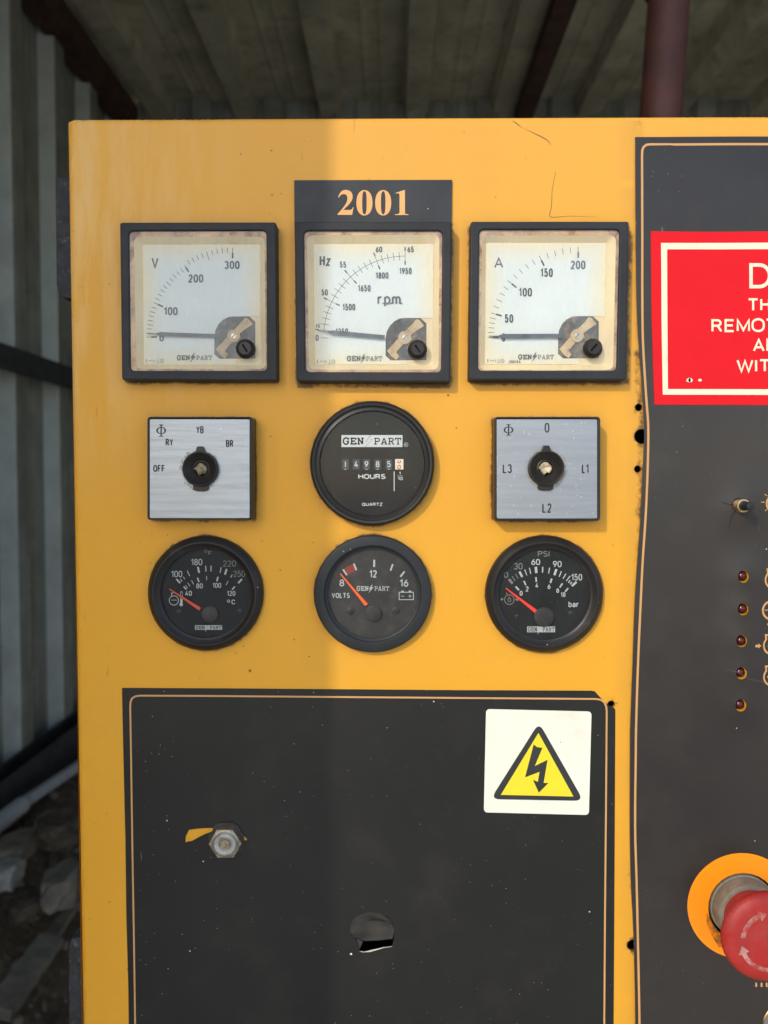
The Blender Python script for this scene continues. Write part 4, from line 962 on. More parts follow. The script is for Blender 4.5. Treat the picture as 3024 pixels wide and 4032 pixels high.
# ---- rotary selector switches
def selector(label, C, fo, fp, hub, mat, stub, name='selector_switch'):
    Hs = 9.7; a = Acc()
    plate(a, roundpoly(corners(C, *fo, Hs), 1.6, 5), [roundpoly(corners(C, *fp, Hs), 0.9, 4)], 0, Hs, 0.5, 0, 3)
    sw = fin(name, a, M['gloss'], cab, 40, label)
    a = Acc(); hcx, hcz = P(*C(*hub), 9.3); pl_ = roundpoly(corners(C, *fp, Hs), 0.9, 4)
    plate(a, offset(pl_, 0.12), [circ((hcx, hcz), 7.6, 40)], 8.6, 9.3, 0.12); fin('face_plate', a, mat, sw, 40)
    # black hub with pointer tab, skirt tab below and a conical well
    kc = P(*C(*hub), 12.0); a = Acc()
    lathe(a, kc, [(8.15, 8.8), (8.15, 11.6), (8.0, 12.0), (7.6, 12.1), (7.2, 11.9), (6.9, 11.4), (3.9, 8.9), (3.3, 9.1), (3.2, 6.2)], 56)
    tb = [(-2.3, 7.4), (-1.25, 10.3), (1.25, 10.3), (2.3, 7.4)]; plate(a, [(kc[0]+x, kc[1]+z) for x, z in reversed(tb)], (), 9.3, 11.4, 0.2)
    tb = [(-3.6, -6.9), (3.6, -6.9), (3.5, -9.6), (1.8, -10.3), (-1.8, -10.3), (-3.5, -9.6)]; plate(a, [(kc[0]+x, kc[1]+z) for x, z in tb], (), 9.3, 10.6, 0.2)
    fin('hub', a, M['gloss'], sw, 40)
    a = Acc(); n = 40; wv_ = [9.0+0.75*math.sin(i*0.9+kc[0])*math.sin(i*0.37)+0.4*math.sin(i*2.3)+(0.9 if 24 < i < 36 else 0) for i in range(n)]
    cap(a, [ccw([(hcx+wv_[i]*math.cos(2*math.pi*i/n), hcz+wv_[i]*math.sin(2*math.pi*i/n)) for i in range(n)]), cw(circ((hcx, hcz), 7.7, 40))], 9.32)
    fin('grease_ring', a, M['grease'], sw)
    # broken spindle stub in the well
    a = Acc(); n = 14; rs = [2.75+0.35*math.sin(i*2.1)+0.25*math.cos(i*3.7) for i in range(n)]
    ring = [[(kc[0]+rs[i]*k*math.cos(2*math.pi*i/n), kc[1]+rs[i]*k*math.sin(2*math.pi*i/n)) for i in range(n)] for k in (1, 0.85, 0.45)]
    hh = [9.6, 10.4, 9.7 if stub == 'beige' else 10.9]
    vs = [W3(p, 6.4) for p in ring[0]]
    for rg, h_ in zip(ring, hh): vs += [W3(p, h_+0.35*math.sin(k*1.7+h_)) for k, p in enumerate(rg)]
    vs.append(W3(kc, 8.4 if stub == 'beige' else 10.6))
    fs = [(j*n+i, j*n+(i+1) % n, (j+1)*n+(i+1) % n, (j+1)*n+i) for j in range(3) for i in range(n)]+[(3*n+i, 3*n+(i+1) % n, 4*n) for i in range(n)]
    a.add(vs, fs); fin('spindle_stub', a, M[stub], sw)
    return sw
def phi(a, C, x0, y0, x1, y1, s, h):
    cx = (x0+x1)/2; cy = (y0+y1)/2; w_ = x1-x0
    strokes(a, C, [(cx, y0+4), (cx, y1-4)], 17, h, s); strokes(a, C, [(cx-26, y0+5), (cx+26, y0+5)], 10, h, s); strokes(a, C, [(cx-26, y1-5), (cx+26, y1-5)], 10, h, s)
    n = 28; o_ = [P(*C(cx+w_/2*math.cos(2*math.pi*i/n), cy+(y1-y0)*0.30*math.sin(2*math.pi*i/n)), h) for i in range(n)]
    i_ = [P(*C(cx+w_*0.33*math.cos(2*math.pi*i/n), cy+(y1-y0)*0.245*math.sin(2*math.pi*i/n)), h) for i in range(n)]
    cap(a, [ccw(o_), cw(i_)], h+a.z); a.z += 0.004
sw = selector('square selector switch lettered OFF, RY, YB and BR, knob missing, on the shaded side', s1, (125, 130, 1448, 1427), (150, 157, 1415, 1410), (785, 785), M['alu_a'], 'broken')
a = Acc(); hp_ = 9.34; phi(a, s1, 240, 228, 363, 380, 3.19, hp_)
for t in (('YB', 742, 250, 835, 342), ('RY', 358, 408, 452, 498), ('BR', 1115, 422, 1208, 512), ('OFF', 202, 735, 350, 825)): dtext(a, *t, 15, hp_, s1, 3.19, 0, 0.12)
fin('lettering', a, M['ink_black'], sw)
sw = selector('square selector switch lettered 0, L1, L2 and L3, knob missing, in the sun', s2, (150, 130, 1480, 1438), (176, 158, 1448, 1414), (805, 775), M['alu_b'], 'beige')
a = Acc(); phi(a, s2, 265, 225, 388, 368, 3.19, hp_)
for t in (('0', 780, 207, 840, 330), ('L3', 253, 725, 370, 840), ('L1', 1247, 725, 1335, 840), ('L2', 750, 1218, 867, 1337)): dtext(a, *t, 17, hp_, s2, 3.19)
fin('lettering', a, M['ink_black'], sw)

# ---- hour meter
cH = P(1465, 1825, 6.0); a = Acc()
lathe(a, cH, [(29.0, 0), (29.0, 4.6), (28.6, 5.5), (27.8, 6.0), (26.9, 5.9), (26.3, 5.2), (25.9, 5.0), (25.0, 5.2), (24.6, 5.3), (24.3, 4.9), (24.2, 3.9)], 96)
hmm = fin('hour_meter', a, M['gloss'], cab, 35, 'round black hour meter reading 14985 hours')
a = Acc(); plate(a, circ(cH, 24.3, 80), (), 2.5, 4.0, 0.0); fin('face', a, M['face'], hmm)
HF = 4.05; a = Acc()
poly(a, hm, [(470, 495), (1158, 495), (1158, 630), (470, 630)], HF, 0)
a.z += 0.01; word(a, hm, 2.86, 'GEN', 487, 526, 722, 600, 17, HF, 1)
word(a, hm, 2.86, 'PART', 836, 526, 1143, 602, 12, HF, 1)
bolt(a, hm, 733, 486, 828, 638, HF, 1); bolt(a, hm, 733, 486, 828, 638, HF, 0, 0.14)
strokes(a, hm, arcpts(1198, 603, 22, 0, 345, 20), 4, HF, 2.86, True); text(a, 'R', 1190, 592, 1207, 614, HF, hm, 0.01)
dtext(a, 'HOURS', 660, 933, 968, 990, 12, HF, hm, 2.86); dtext(a, 'QUARTZ', 702, 1257, 933, 1293, 7.5, HF, hm, 2.86)
dtext(a, '1', 1118, 908, 1138, 942, 7, HF, hm, 2.86); dtext(a, '10', 1102, 968, 1161, 1003, 7, HF, hm, 2.86); seg(a, hm, 1098, 955, 1162, 955, 4, HF, 2.86); seg(a, hm, 1064, 905, 1064, 1127, 10, HF, 2.86)
fin('lettering', a, [M['logo_white'], M['face']], hmm)
for i, (cx, ch) in enumerate(((515, '1'), (637, '4'), (752, '9'), (878, '8'), (1005, '5'))):
    a = Acc(); poly(a, hm, [(cx-38, 768), (cx+38, 768), (cx+38, 882), (cx-38, 882)], HF, 0)
    w_ = 5 if ch == '1' else 21; a.z += 0.02; dtext(a, 'I' if ch == '1' else ch, cx-w_, 788, cx+w_, 858, 10, HF, hm, 2.86, 1)
    if i % 2 == 0 or ch == '8': seg(a, hm, cx-14, 880, cx+14, 880, 5, HF+0.02, 2.86, 1)
    fin('digit_drum', a, [M['digit_wheel'], M['logo_white']], hmm)
a = Acc(); poly(a, hm, [(1075, 765), (1168, 765), (1168, 882), (1075, 882)], HF, 0); a.z += .01
strokes(a, hm, arcpts(1120, 793, 15, 125, 415, 16), 11, HF, 2.86, mi=1); strokes(a, hm, arcpts(1120, 855, 16, 0, 345, 16, 20), 10, HF, 2.86, True, 1)
fin('tenths_drum', a, [M['haz_white'], M['red_digit']], hmm)
a = Acc(); cap(a, [circ(cH, 24.2, 80)], 4.7); fin('lens', a, M['lens'], hmm)

# ---- three small round gauges
def gauge(name, label, c_px, ro, style, face):
    c_ = P(*c_px, 4.5); a = Acc()
    if style == 'flat': pr = [(ro, 0), (ro, 3.6), (ro-0.5, 4.3), (ro-1.0, 4.5), (ro-4.6, 4.5), (ro-5.0, 4.2), (ro-5.3, 3.4), (ro-6.0, 3.1), (ro-6.3, 2.9)]
    else: pr = [(ro, 0), (ro-0.1, 2.4), (ro-0.6, 3.2), (ro-2.2, 4.6), (ro-2.9, 5.1), (ro-3.4, 5.1), (ro-3.9, 4.7), (ro-5.2, 3.3), (ro-5.6, 3.1), (ro-6.1, 2.9)]
    lathe(a, c_, pr, 96); g_ = fin(name, a, M['gloss'] if style != 'flat' else M['bezel'], cab, 32, label)
    a = Acc(); plate(a, circ(c_, ro-5.6, 80), (), 0.2, 1.2); fin('face', a, M[face], g_)
    a = Acc(); cap(a, [circ(c_, ro-6.15, 80)], 2.85); fin('lens', a, M['lens'], g_)
    return g_
HG = 1.25
def ticks(a, C, T, s=3.072, mi=0):
    for t in T: seg(a, C, t[0], t[1], t[2], t[3], t[4], HG, s, t[5] if len(t) > 5 else mi)
def needle(g_, C, tip, base_, w0, w1, mat, hub, hr):
    a = Acc(); p, q = P(*C(*tip), 2.3), P(*C(*base_), 2.3); d = (Vector(q)-Vector(p)).normalized(); n = Vector((-d.y, d.x)); k = 1/3.072/8.4/2
    q4 = [Vector(p)+n*w0*k, Vector(p)-n*w0*k, Vector(q)-n*w1*k, Vector(q)+n*w1*k]
    plate(a, [tuple(v) for v in q4], (), 2.0, 2.35, 0.08); fin('pointer', a, M[mat], g_)
    a = Acc(); hc_ = P(*C(*hub), 2.5); r = hr/3.072/8.4; lathe(a, hc_, [(r, 1.2), (r, 2.45), (r-0.3, 2.6), (0.3, 2.6), (0.25, 2.4), (0.01, 2.4)], 40); fin('pointer_hub', a, M['face_dusty'], g_, 40)
def screws(g_, C, L):
    for x, y, r in L:
        c_ = P(*C(x, y), 1.6); a = Acc(); rr = r/3.072/8.4
        lathe(a, c_, [(rr, 1.2), (rr, 1.35), (rr*0.75, 1.6), (0.01, 1.65)], 20)
        ribbon(a, [(c_[0]-rr*0.5, c_[1]), (c_[0]+rr*0.5, c_[1])], 0.25, 1.68, mi=1); ribbon(a, [(c_[0], c_[1]-rr*0.5), (c_[0], c_[1]+rr*0.5)], 0.25, 1.69, mi=1)
        fin('face_screw', a, [M['face_dusty'], M['void']], g_, 40)
def boxlogo(a, C, x0, y0, x1, y1):
    poly(a, C, [(x0, y0), (x1, y0), (x1, y1), (x0, y1)], HG, 0); a.z += 0.006; w_ = x1-x0
    word(a, C, 3.072, 'GEN', x0+w_*0.03, y0+9, x0+w_*0.36, y1-9, 9, HG, 1); word(a, C, 3.072, 'PART', x0+w_*0.55, y0+9, x0+w_*0.98, y1-9, 6.5, HG, 1)
    bolt(a, C, x0+w_*0.36, y0-2, x0+w_*0.52, y1+30, HG, 1, -0.12); bolt(a, C, x0+w_*0.36, y0-2, x0+w_*0.52, y1+30, HG, 0)
gt = gauge('temperature_gauge', 'round black temperature gauge with degree F and C scales and an engine thermometer symbol', (804, 2339), 27.4, 'dome', 'face')
a = Acc()
ticks(a, g1, [(475, 645, 520, 695, 20), (525, 645, 543, 675, 10), (558, 618, 577, 648, 8), (607, 548, 637, 610, 9), (735, 498, 750, 570, 22), (829, 485, 833, 555, 11), (895, 483, 893, 553, 11), (1017, 503, 1003, 570, 10), (1083, 523, 1062, 592, 22), (1150, 592, 1131, 627, 9), (1267, 645, 1222, 695, 20),
 (563, 735, 595, 772, 16), (585, 720, 610, 757, 8), (612, 692, 640, 733, 8), (657, 660, 683, 708, 8), (730, 628, 748, 682, 16), (839, 608, 843, 660, 8), (978, 618, 965, 672, 18), (1102, 668, 1075, 718, 8), (1183, 735, 1148, 772, 16)])
for t in (('180', 652, 400, 788, 478), ('100', 413, 545, 545, 623), ('80', 715, 697, 795, 758), ('100', 912, 690, 1017, 752), ('40', 582, 787, 662, 848), ('120', 1087, 787, 1188, 848)): dtext(a, *t, 9.5, HG, g1, 3.072)
dtext(a, 'C', 1143, 893, 1188, 950, 10, HG, g1, 3.072); strokes(a, g1, arcpts(1107, 912, 15, 0, 345, 14), 8, HG, 3.072, True)
for t in (('220', 1037, 420, 1197, 495), ('250', 1165, 543, 1305, 620)): dtext(a, *t, 9, HG, g1, 3.072, 2)
dtext(a, 'F', 862, 305, 905, 357, 8, HG, g1, 3.072, 2); strokes(a, g1, arcpts(832, 308, 15, 0, 345, 14), 6, HG, 3.072, True, 2)
strokes(a, g1, arcpts(446, 903, 56, 118, -245+0, 30), 8, HG, 3.072); strokes(a, g1, [(420, 852), (418, 812), (444, 812)], 8, HG, 3.072)
strokes(a, g1, [(413, 902), (424, 895), (436, 902), (447, 895), (459, 902), (470, 895), (480, 901)], 5, HG, 3.072)
strokes(a, g1, [(526, 935), (526, 803), (537, 792), (548, 803), (548, 935)], 6, HG, 3.072); poly(a, g1, [(528, 885), (546, 885), (546, 940), (528, 940)], HG); poly(a, g1, [(534+21*math.cos(R(i*30)), 952+21*math.sin(R(i*30))) for i in range(12)], HG)
boxlogo(a, g1, 702, 1203, 1028, 1257)
fin('scale_print', a, [M['tick'], M['face'], M['tick_dim']], gt)
needle(gt, g1, (390, 765), (762, 1010), 12, 42, 'red_needle2', (878, 1072), 100) if False else None
M['red_needle2'] = pm('needle_dull_orange', (0.70, 0.075, 0.03), 0.45, var=0.05)
needle(gt, g1, (390, 765), (762, 1010), 12, 42, 'red_needle2', (878, 1072), 100); screws(gt, g1, [(505, 1050, 34), (1240, 1040, 34)])

gv_ = gauge('battery_gauge', 'round black battery gauge marked VOLTS 8 to 16 with a dusty face, lowest middle dial', (1467, 2340), 27.7, 'flat', 'face_dusty')
a = Acc(); ticks(a, g2, [(463, 528, 510, 598, 20, 2), (593, 458, 625, 538, 20, 2), (841, 412, 839, 498, 22), (1065, 465, 1037, 543, 20), (1208, 552, 1157, 617, 20)])
poly(a, g2, [(478, 515), (583, 460), (612, 548), (520, 588)], HG, 3)
dtext(a, '12', 783, 537, 872, 628, 14, HG, g2, 3.072); dtext(a, '16', 1148, 648, 1253, 738, 14, HG, g2, 3.072); dtext(a, '8', 420, 650, 478, 733, 13, HG, g2, 3.072, 2); dtext(a, 'VOLTS', 328, 812, 545, 875, 11, HG, g2, 3.072)
word(a, g2, 3.072, 'GEN', 628, 732, 772, 786, 10, HG, 0); word(a, g2, 3.072, 'PART', 842, 732, 1022, 786, 6.5, HG, 0)
bolt(a, g2, 768, 703, 838, 818, HG, 0)
strokes(a, g2, [(1142, 804), (1314, 804), (1314, 893), (1142, 893)], 9, HG, 3.072, True)
poly(a, g2, [(1168, 785), (1198, 785), (1198, 802), (1168, 802)], HG); poly(a, g2, [(1257, 785), (1288, 785), (1288, 802), (1257, 802)], HG)
seg(a, g2, 1163, 851, 1202, 851, 6, HG, 3.072); seg(a, g2, 1253, 851, 1292, 851, 6, HG, 3.072); seg(a, g2, 1272, 831, 1272, 871, 6, HG, 3.072)
fin('scale_print', a, [M['tick'], M['face_dusty'], M['tick_dim2'] if 'tick_dim2' in M else M['tick'], M['redblock']], gv_)
needle(gv_, g2, (430, 580), (748, 960), 14, 44, 'orange', (828, 1062), 103); screws(gv_, g2, [(553, 1030, 50), (1100, 1030, 50)])

gp = gauge('oil_pressure_gauge', 'round black oil pressure gauge with PSI and bar scales, lowest right dial', (2147, 2342), 27.7, 'dome', 'face')
a = Acc(); ticks(a, g3, [(380, 645, 425, 700, 30, 2), (418, 610, 457, 668, 10, 2), (460, 583, 493, 642, 10, 2), (508, 555, 542, 620, 26), (572, 530, 597, 600, 11), (628, 510, 645, 582, 11), (706, 497, 712, 572, 30), (789, 497, 787, 568, 15), (873, 507, 860, 577, 12), (955, 525, 930, 598, 28), (1015, 550, 988, 617, 12), (1070, 580, 1035, 640, 12), (1120, 608, 1075, 668, 12), (1120, 660, 1100, 690, 14), (1142, 682, 1120, 708, 14), (1197, 680, 1142, 730, 26),
 (462, 735, 502, 780, 20), (562, 668, 585, 720, 18), (707, 622, 712, 680, 18), (898, 640, 882, 693, 20), (1028, 697, 995, 747, 18), (1098, 755, 1060, 797, 18)])
for t in (('0', 320, 560, 370, 630, 2), ('30', 440, 450, 545, 530, 2), ('60', 650, 402, 757, 475, 0), ('PSI', 730, 305, 872, 375, 2), ('90', 912, 425, 1017, 502, 0), ('150', 1133, 583, 1265, 663, 0), ('0', 510, 787, 545, 845, 0), ('2', 583, 733, 618, 795, 0), ('4', 700, 693, 737, 752, 0), ('6', 847, 707, 882, 765, 0), ('8', 952, 757, 987, 812, 0), ('10', 1005, 803, 1062, 862, 0), ('bar', 1100, 912, 1228, 985, 0)):
    dtext(a, *t[:5], 11.5 if t[0] in ('bar', '150', '60', '90') else 10.5, HG, g3, 3.072, t[5])
strokes(a, g3, arcpts(385, 893, 58, 112, -240, 30), 9, HG, 3.072, mi=2); strokes(a, g3, [(358, 840), (354, 805)], 9, HG, 3.072, mi=2)
strokes(a, g3, [(385, 862), (367, 895), (372, 914), (385, 920), (398, 914), (403, 895)], 8, HG, 3.072, True, 2)
poly(a, g3, [(282, 872), (318, 888), (282, 906)], HG, 2); poly(a, g3, [(452, 890), (482, 870), (496, 905), (482, 910)], HG, 2)
boxlogo(a, g3, 600, 1218, 937, 1287)
fin('scale_print', a, [M['tick'], M['face'], M['tick_dim']], gp)
needle(gp, g3, (343, 755), (710, 1040), 14, 46, 'red_needle', (805, 1105), 120); screws(gp, g3, [(1130, 1060, 30), (480, 1100, 30)])

# ---- black overlay below the gauges
OV = 0.35
def bump2(x, z, c_, r, k): return k*math.exp(-((x-c_[0])**2+(z-c_[1])**2)/(r*r))
def h_low(x, z): return OV+0.17*math.sin(x*0.045+1)*math.sin(z*0.035)+bump2(x, z, P(886, 3326), 14, 0.35)
ol = [(480, 2709), (900, 2711), (1300, 2714), (1800, 2718), (2330, 2720), (2343, 2723), (2356, 2738), (2375, 2758), (2398, 2778), (2418, 2787), (2423, 2796), (2421, 3200), (2418, 3700), (2414, 4300), (510, 4300), (505, 3900), (497, 3600), (494, 3300), (487, 3000)]
low_out = [P(x, y, OV) for x, y in ol]
tear = cr(650, 3180, 4.1475)
tl_ = [tear(*p) for p in ((392, 362), (520, 342), (660, 332), (822, 332), (765, 392), (655, 432), (560, 478), (440, 545), (328, 568), (335, 470))]
tr_ = [tear(*p) for p in ((1213, 402), (1280, 440), (1342, 520), (1320, 540), (1262, 528), (1230, 470))]
hole_px = [(1404, 3704), (1390, 3687), (1377, 3670), (1380, 3640), (1394, 3615), (1420, 3598), (1455, 3592), (1495, 3596), (1528, 3612), (1545, 3640), (1552, 3670), (1551, 3700), (1544, 3725), (1512, 3728), (1488, 3738), (1450, 3747), (1416, 3744)]
low_holes = [[P(x, y, OV) for x, y in L] for L in (tl_, tr_, hole_px)]
a = Acc(); sheet(a, low_out, low_holes, 4, h_low, 0, 0.3)
lo = fin('lower_overlay', a, M['vinyl'], cab, 60)
a = Acc()
LG = [(513, 4300), (530, 4032)]
left = [(536, 4300), (532, 4032), (524, 3500), (517, 3000), (513, 2785)]
corn1 = [(514, 2765), (520, 2750), (532, 2742), (550, 2739)]
topl = [(800, 2740), (1300, 2744), (1800, 2748), (2345, 2752)]
corn2 = [(2365, 2755), (2380, 2766), (2387, 2782), (2389, 2800)]
rt = [(2386, 3200), (2382, 3600), (2379, 4032), (2377, 4300)]
path = left+corn1+topl+corn2+rt
dens = []
for (x0, y0), (x1, y1) in zip(path, path[1:]):
    k = max(1, int(math.hypot(x1-x0, y1-y0)/60)); dens += [(x0+(x1-x0)*i/k, y0+(y1-y0)*i/k) for i in range(k)]
dens.append(path[-1])
ribbon(a, [P(x, y, OV) for x, y in dens], 0.85, lambda x, z: h_low(x, z)+0.05)
fin('border_line', a, M['gold'], lo)
# the pushed-in vinyl over the knock-out hole
kc = cr(1340, 3560, 6.38); a = Acc()
fl = [(215, 700), (260, 530), (430, 330), (700, 220), (980, 260), (1200, 400), (1310, 640), (1270, 850), (1000, 910), (600, 925), (420, 850), (230, 800)]
mid = (800, 620)
def fh(i): return -0.5-0.5*math.sin(i*1.3)**2
vs = [W3(P(*kc(*mid), -0.9), -0.9)]+[W3(P(*kc(mid[0]+(x-mid[0])*0.6, mid[1]+(y-mid[1])*0.6), -0.5), -0.5+0.45*math.sin(i*1.9)) for i, (x, y) in enumerate(fl)]+[W3(P(*kc(mid[0]+(x-mid[0])*(1.09 if i < 8 else 1), mid[1]+(y-mid[1])*(1.09 if i < 8 else 1)), 0.2 if i < 8 else -0.6), (0.2 if i < 8 else -0.6)) for i, (x, y) in enumerate(fl)]
n = len(fl); a.add(vs, [(0, 1+(i+1) % n, 1+i) for i in range(n)]+[(1+i, 1+(i+1) % n, 1+n+(i+1) % n, 1+n+i) for i in range(n)])
fin('torn_flap', a, M['flap'], lo, 50)
a = Acc(); ribbon(a, [P(*kc(*p), 0.3) for p in [(700, 400), (760, 400), (850, 390), (950, 395), (1060, 410), (1150, 455)]], [0.1, 0.9, 1.15, 1.1, 0.8, 0.1], 0.34); fin('slit', a, M['void'], lo)
a = Acc(); tri = [(228, 800), (300, 775), (385, 800), (385, 1020), (290, 950)]
cap(a, [ccw([P(*kc(*p), 0.1) for p in tri])], 0.1); tri = [(420, 850), (570, 940), (470, 1160), (430, 1100), (395, 1000)]; cap(a, [ccw([P(*kc(*p), -0.2) for p in tri])], -0.2); fin('torn_flap', a, M['flap2'] if 'flap2' in M else M['label'], lo)
a = Acc(); ed = [(470, 1180), (600, 1196), (800, 1145), (1080, 1085), (1300, 1060), (1300, 1070), (1090, 1100), (900, 1160), (740, 1203), (560, 1210)]
cap(a, [ccw([P(*kc(*p), 0.45) for p in ed])], 0.45); fin('torn_edge', a, M['torn'], lo)
a = Acc(); cap(a, [ccw([P(*kc(x, y), 0.5) for x, y in ((232, 1262), (252, 1235), (280, 1225), (300, 1250), (290, 1278))])], 0.5); fin('paint_chip', a, M['haz_white'], lo)
# lock nut
nc = P(886, 3324, 4.0); a = Acc(); r6 = 7.75
plate(a, circ(nc, r6, 6, R(2)), (), 0.3, 3.6, 0.0); 
lathe(a, (nc[0], nc[1]), [(6.85, 3.6), (6.2, 3.95), (5.7, 4.0), (5.6, 3.9)], 40)
nut = fin('lock_nut', a, M['nutsteel'], cab, 30)
a = Acc(); nn = P(884, 3328, 5.5); lathe(a, nn, [(5.45, 3.5), (5.45, 4.6), (5.2, 5.2), (4.7, 5.6), (4.1, 5.6), (3.4, 5.1), (2.9, 4.6), (2.85, 2.2)], 48); fin('collar', a, M['nylon'], nut, 50)
a = Acc(); lathe(a, P(886, 3327, 4.0), [(2.5, 0.5), (2.5, 4.0), (2.2, 4.3), (0.01, 4.4)], 24); fin('stud', a, M['broken'], nut, 40)
a = Acc(); cap(a, [circ(nn, 2.9, 24)], 1.2); fin('bore', a, M['void'], nut)
a = Acc(); pts = circ(nc, r6+0.9, 22); pts = [(x+0.5*math.sin(i*2.3), z+0.4*math.cos(i*1.7)+0.7) for i, (x, z) in enumerate(pts)]; cap(a, [ccw(pts)], 0.95); fin('scuffed_vinyl', a, M['gasket2'] if 'gasket2' in M else M['flap'], lo)

# ---- hazard sticker
def quad_px(pts, h): return [P(x, y, h) for x, y in pts]
a = Acc(); hz = cr(1860, 2740, 2.592); hs = 0.55
plate(a, roundpoly(quad_px([(1914, 2792), (2329.5, 2802), (2319, 3209.5), (1905, 3199)], hs+0.2), 2.0, 6), (), hs-0.1, hs+0.2, 0.05)
st = fin('shock_hazard_sticker', a, M['haz_white'], cab, 40, 'off-white square sticker with a yellow warning triangle and black lightning arrow')
a = Acc(); hh = hs+0.24
poly(a, None, [hz(680, 272), hz(1135, 1072), hz(185, 1055)], hh, 0, 2.6); a.z += 0.03
poly(a, hz, [(674, 378), (1032, 1027), (290, 1010)], hh, 1); a.z += 0.03
poly(a, hz, [(625, 495), (660, 522), (715, 530), (637, 715), (767, 652), (727, 888), (777, 888), (678, 988), (617, 856), (668, 877), (685, 775), (537, 832)], hh, 0)
fin('symbol', a, [M['haz_black'], M['haz_yellow']], st)

# ---- tall overlay on the right
BUT = P(2907, 1990); 
def h_right(x, z):
    h = 0.95+0.40*math.sin(z*0.034+0.7)*math.cos(x*0.03)+0.20*math.sin(x*0.07+z*0.052)
    h += bump2(x, z, BUT, 11, 1.5)-bump2(x, z, (BUT[0]-6, BUT[1]+5), 6, 0.5)
    for lx, ly, _, _ in LEDS[:]: h += bump2(x, z, LEDC[(lx, ly)], 9, 1.7)
    h += bump2(x, z, P(3000, 3960), 16, 1.0)
    return h
LEDC = {(l[0], l[1]): P(l[0], l[1], 1.2) for l in LEDS}
# grid is coarse, so the outline is dense and follows the lifted left edge
outr = [P(x, y, 0.75) for x, y in REs]
XRo = P(3024, 2000)[0]+55
outr = outr+[(XRo, P(2500, 4300)[1]), (XRo, P(3024, 541, .75)[1])]
def holepx(cx, cy, rx, ry, n=24, h=0.9): return [P(cx+rx*math.cos(2*math.pi*i/n), cy+ry*math.sin(2*math.pi*i/n), h) for i in range(n)]
rh = [holepx(l[0], l[1], 21.5, 25, 24, 2.4) for l in LEDS]+[holepx(2925, 3572, 137, 137, 48), holepx(2909, 1989, 26, 28, 20, 2.2)]
a = Acc(); sheet(a, outr, rh, 3.0, h_right, 0, 0.3)
ro = fin('right_overlay', a, M['vinyl_r'], cab, 60)
a = Acc(); pth = [p for p in RGs if p[1] > 640]
corn = [(2990+60, 568), (2560, 568), (2545, 570), (2534, 579), (2529, 592), (2528, 615)]
cpts = [(3500, 570)]+[(3300-40*i, 569) for i in range(18)]+corn
ribbon(a, [P(x, y, 0.8) for x, y in cpts+pth], 1.05, lambda x, z: h_right(x, z)+0.06)
fin('border_line', a, M['gold'], ro)
# warning-lamp symbols, cut by the right edge of the picture
def rs(pts, wpx, closed=False): ribbon(a, [P(x, y, 0.9) for x, y in pts], wpx/8.35, lambda x, z: h_right(x, z)+0.07+a.z, closed); a.z += 0.004
a = Acc(); rs(arcpts(3048, 1982, 32, 0, 345, 26), 8, True); rs([(2993, 1977), (3008, 1977)], 3); rs([(3007, 1945), (3018, 1953)], 3); rs([(3009, 2012), (3019, 2004)], 3); rs(arcpts(3048, 1982, 20, 90, 270, 12), 4)
fin('lamp_symbol', a, M['gold'], ro)
for cy, ox in ((2283, 3047), (2542, 3040), (2665, 3040)):
    a = Acc(); rs([(ox-26, cy-42), (ox-24, cy-24)]+arcpts(ox, cy, 34, 142, 398, 30)+[(ox+24, cy-24), (ox+26, cy-42)], 7, True)
    if cy == 2542: rs([(3023, 2544), (3050, 2544)], 9)
    if cy == 2665: rs([(3020, 2665), (3050, 2665)], 9)
    fin('engine_symbol', a, M['gold'], ro)
a = Acc(); rs(arcpts(3037, 2403, 35, 0, 345, 30), 8, True); rs([(3010, 2401), (3017, 2404), (3022, 2400), (3030, 2404), (3038, 2400), (3048, 2404), (3060, 2400)], 3)
rs([(3021, 2458), (3029, 2458)], 8); fin('coolant_symbol', a, M['gold'], ro)
for x in (2975, 2996, 3016, 3038):
    a = Acc(); rs([(x, 3866), (x, 3882)], 7); fin('printed_dash', a, M['gold'], ro)
a = Acc()
c_ = ccw([P(x, y, 0.9) for x, y in ((2970, 2537), (2983, 2537), (2983, 2532), (2995, 2542), (2983, 2552), (2983, 2547), (2970, 2547))])
pts = [Vector((p[0], p[1], 0)) for p in c_]; tr3 = tessellate_polygon([pts]); fs = []
for t in tr3:
    A, B, C_ = (c_[i] for i in t); s_ = (B[0]-A[0])*(C_[1]-A[1])-(B[1]-A[1])*(C_[0]-A[0]); fs.append(tuple(t) if s_ > 0 else tuple(reversed(t)))
a.add([W3(p, h_right(*p)+0.08) for p in c_], fs)
fin('arrow_symbol', a, M['gold'], ro)
# fine hair lying across the fourth lamp
a = Acc(); hp2 = [(2854, 2637), (2866, 2636), (2890, 2642), (2912, 2650), (2930, 2663), (2960, 2675), (3000, 2684), (3040, 2690)]
ribbon(a, [P(x, y, 1.6) for x, y in smooth_tab(hp2)], 0.07, lambda x, z: h_right(x, z)+0.3); fin('hair_strand', a, M['hairgrey'], ro)
a = Acc(); hp2 = [(2897, 2014), (2888, 2022), (2881, 2038), (2877, 2060), (2872, 2084)]
ribbon(a, [P(x, y, 2) for x, y in smooth_tab(hp2)], [0.45, .44, .42, .4, .38, .36, .34, .32, .3, .28, .26, .24, .22, .2, .16, .12, .06], lambda x, z: h_right(x, z)+0.06)
hp2 = [(2838, 1975), (2852, 1981), (2870, 1986), (2890, 1990)]
ribbon(a, [P(x, y, 2) for x, y in hp2], [0.1, 0.3, 0.4, 0.5], lambda x, z: h_right(x, z)+0.07); fin('crease', a, M['void'], ro)
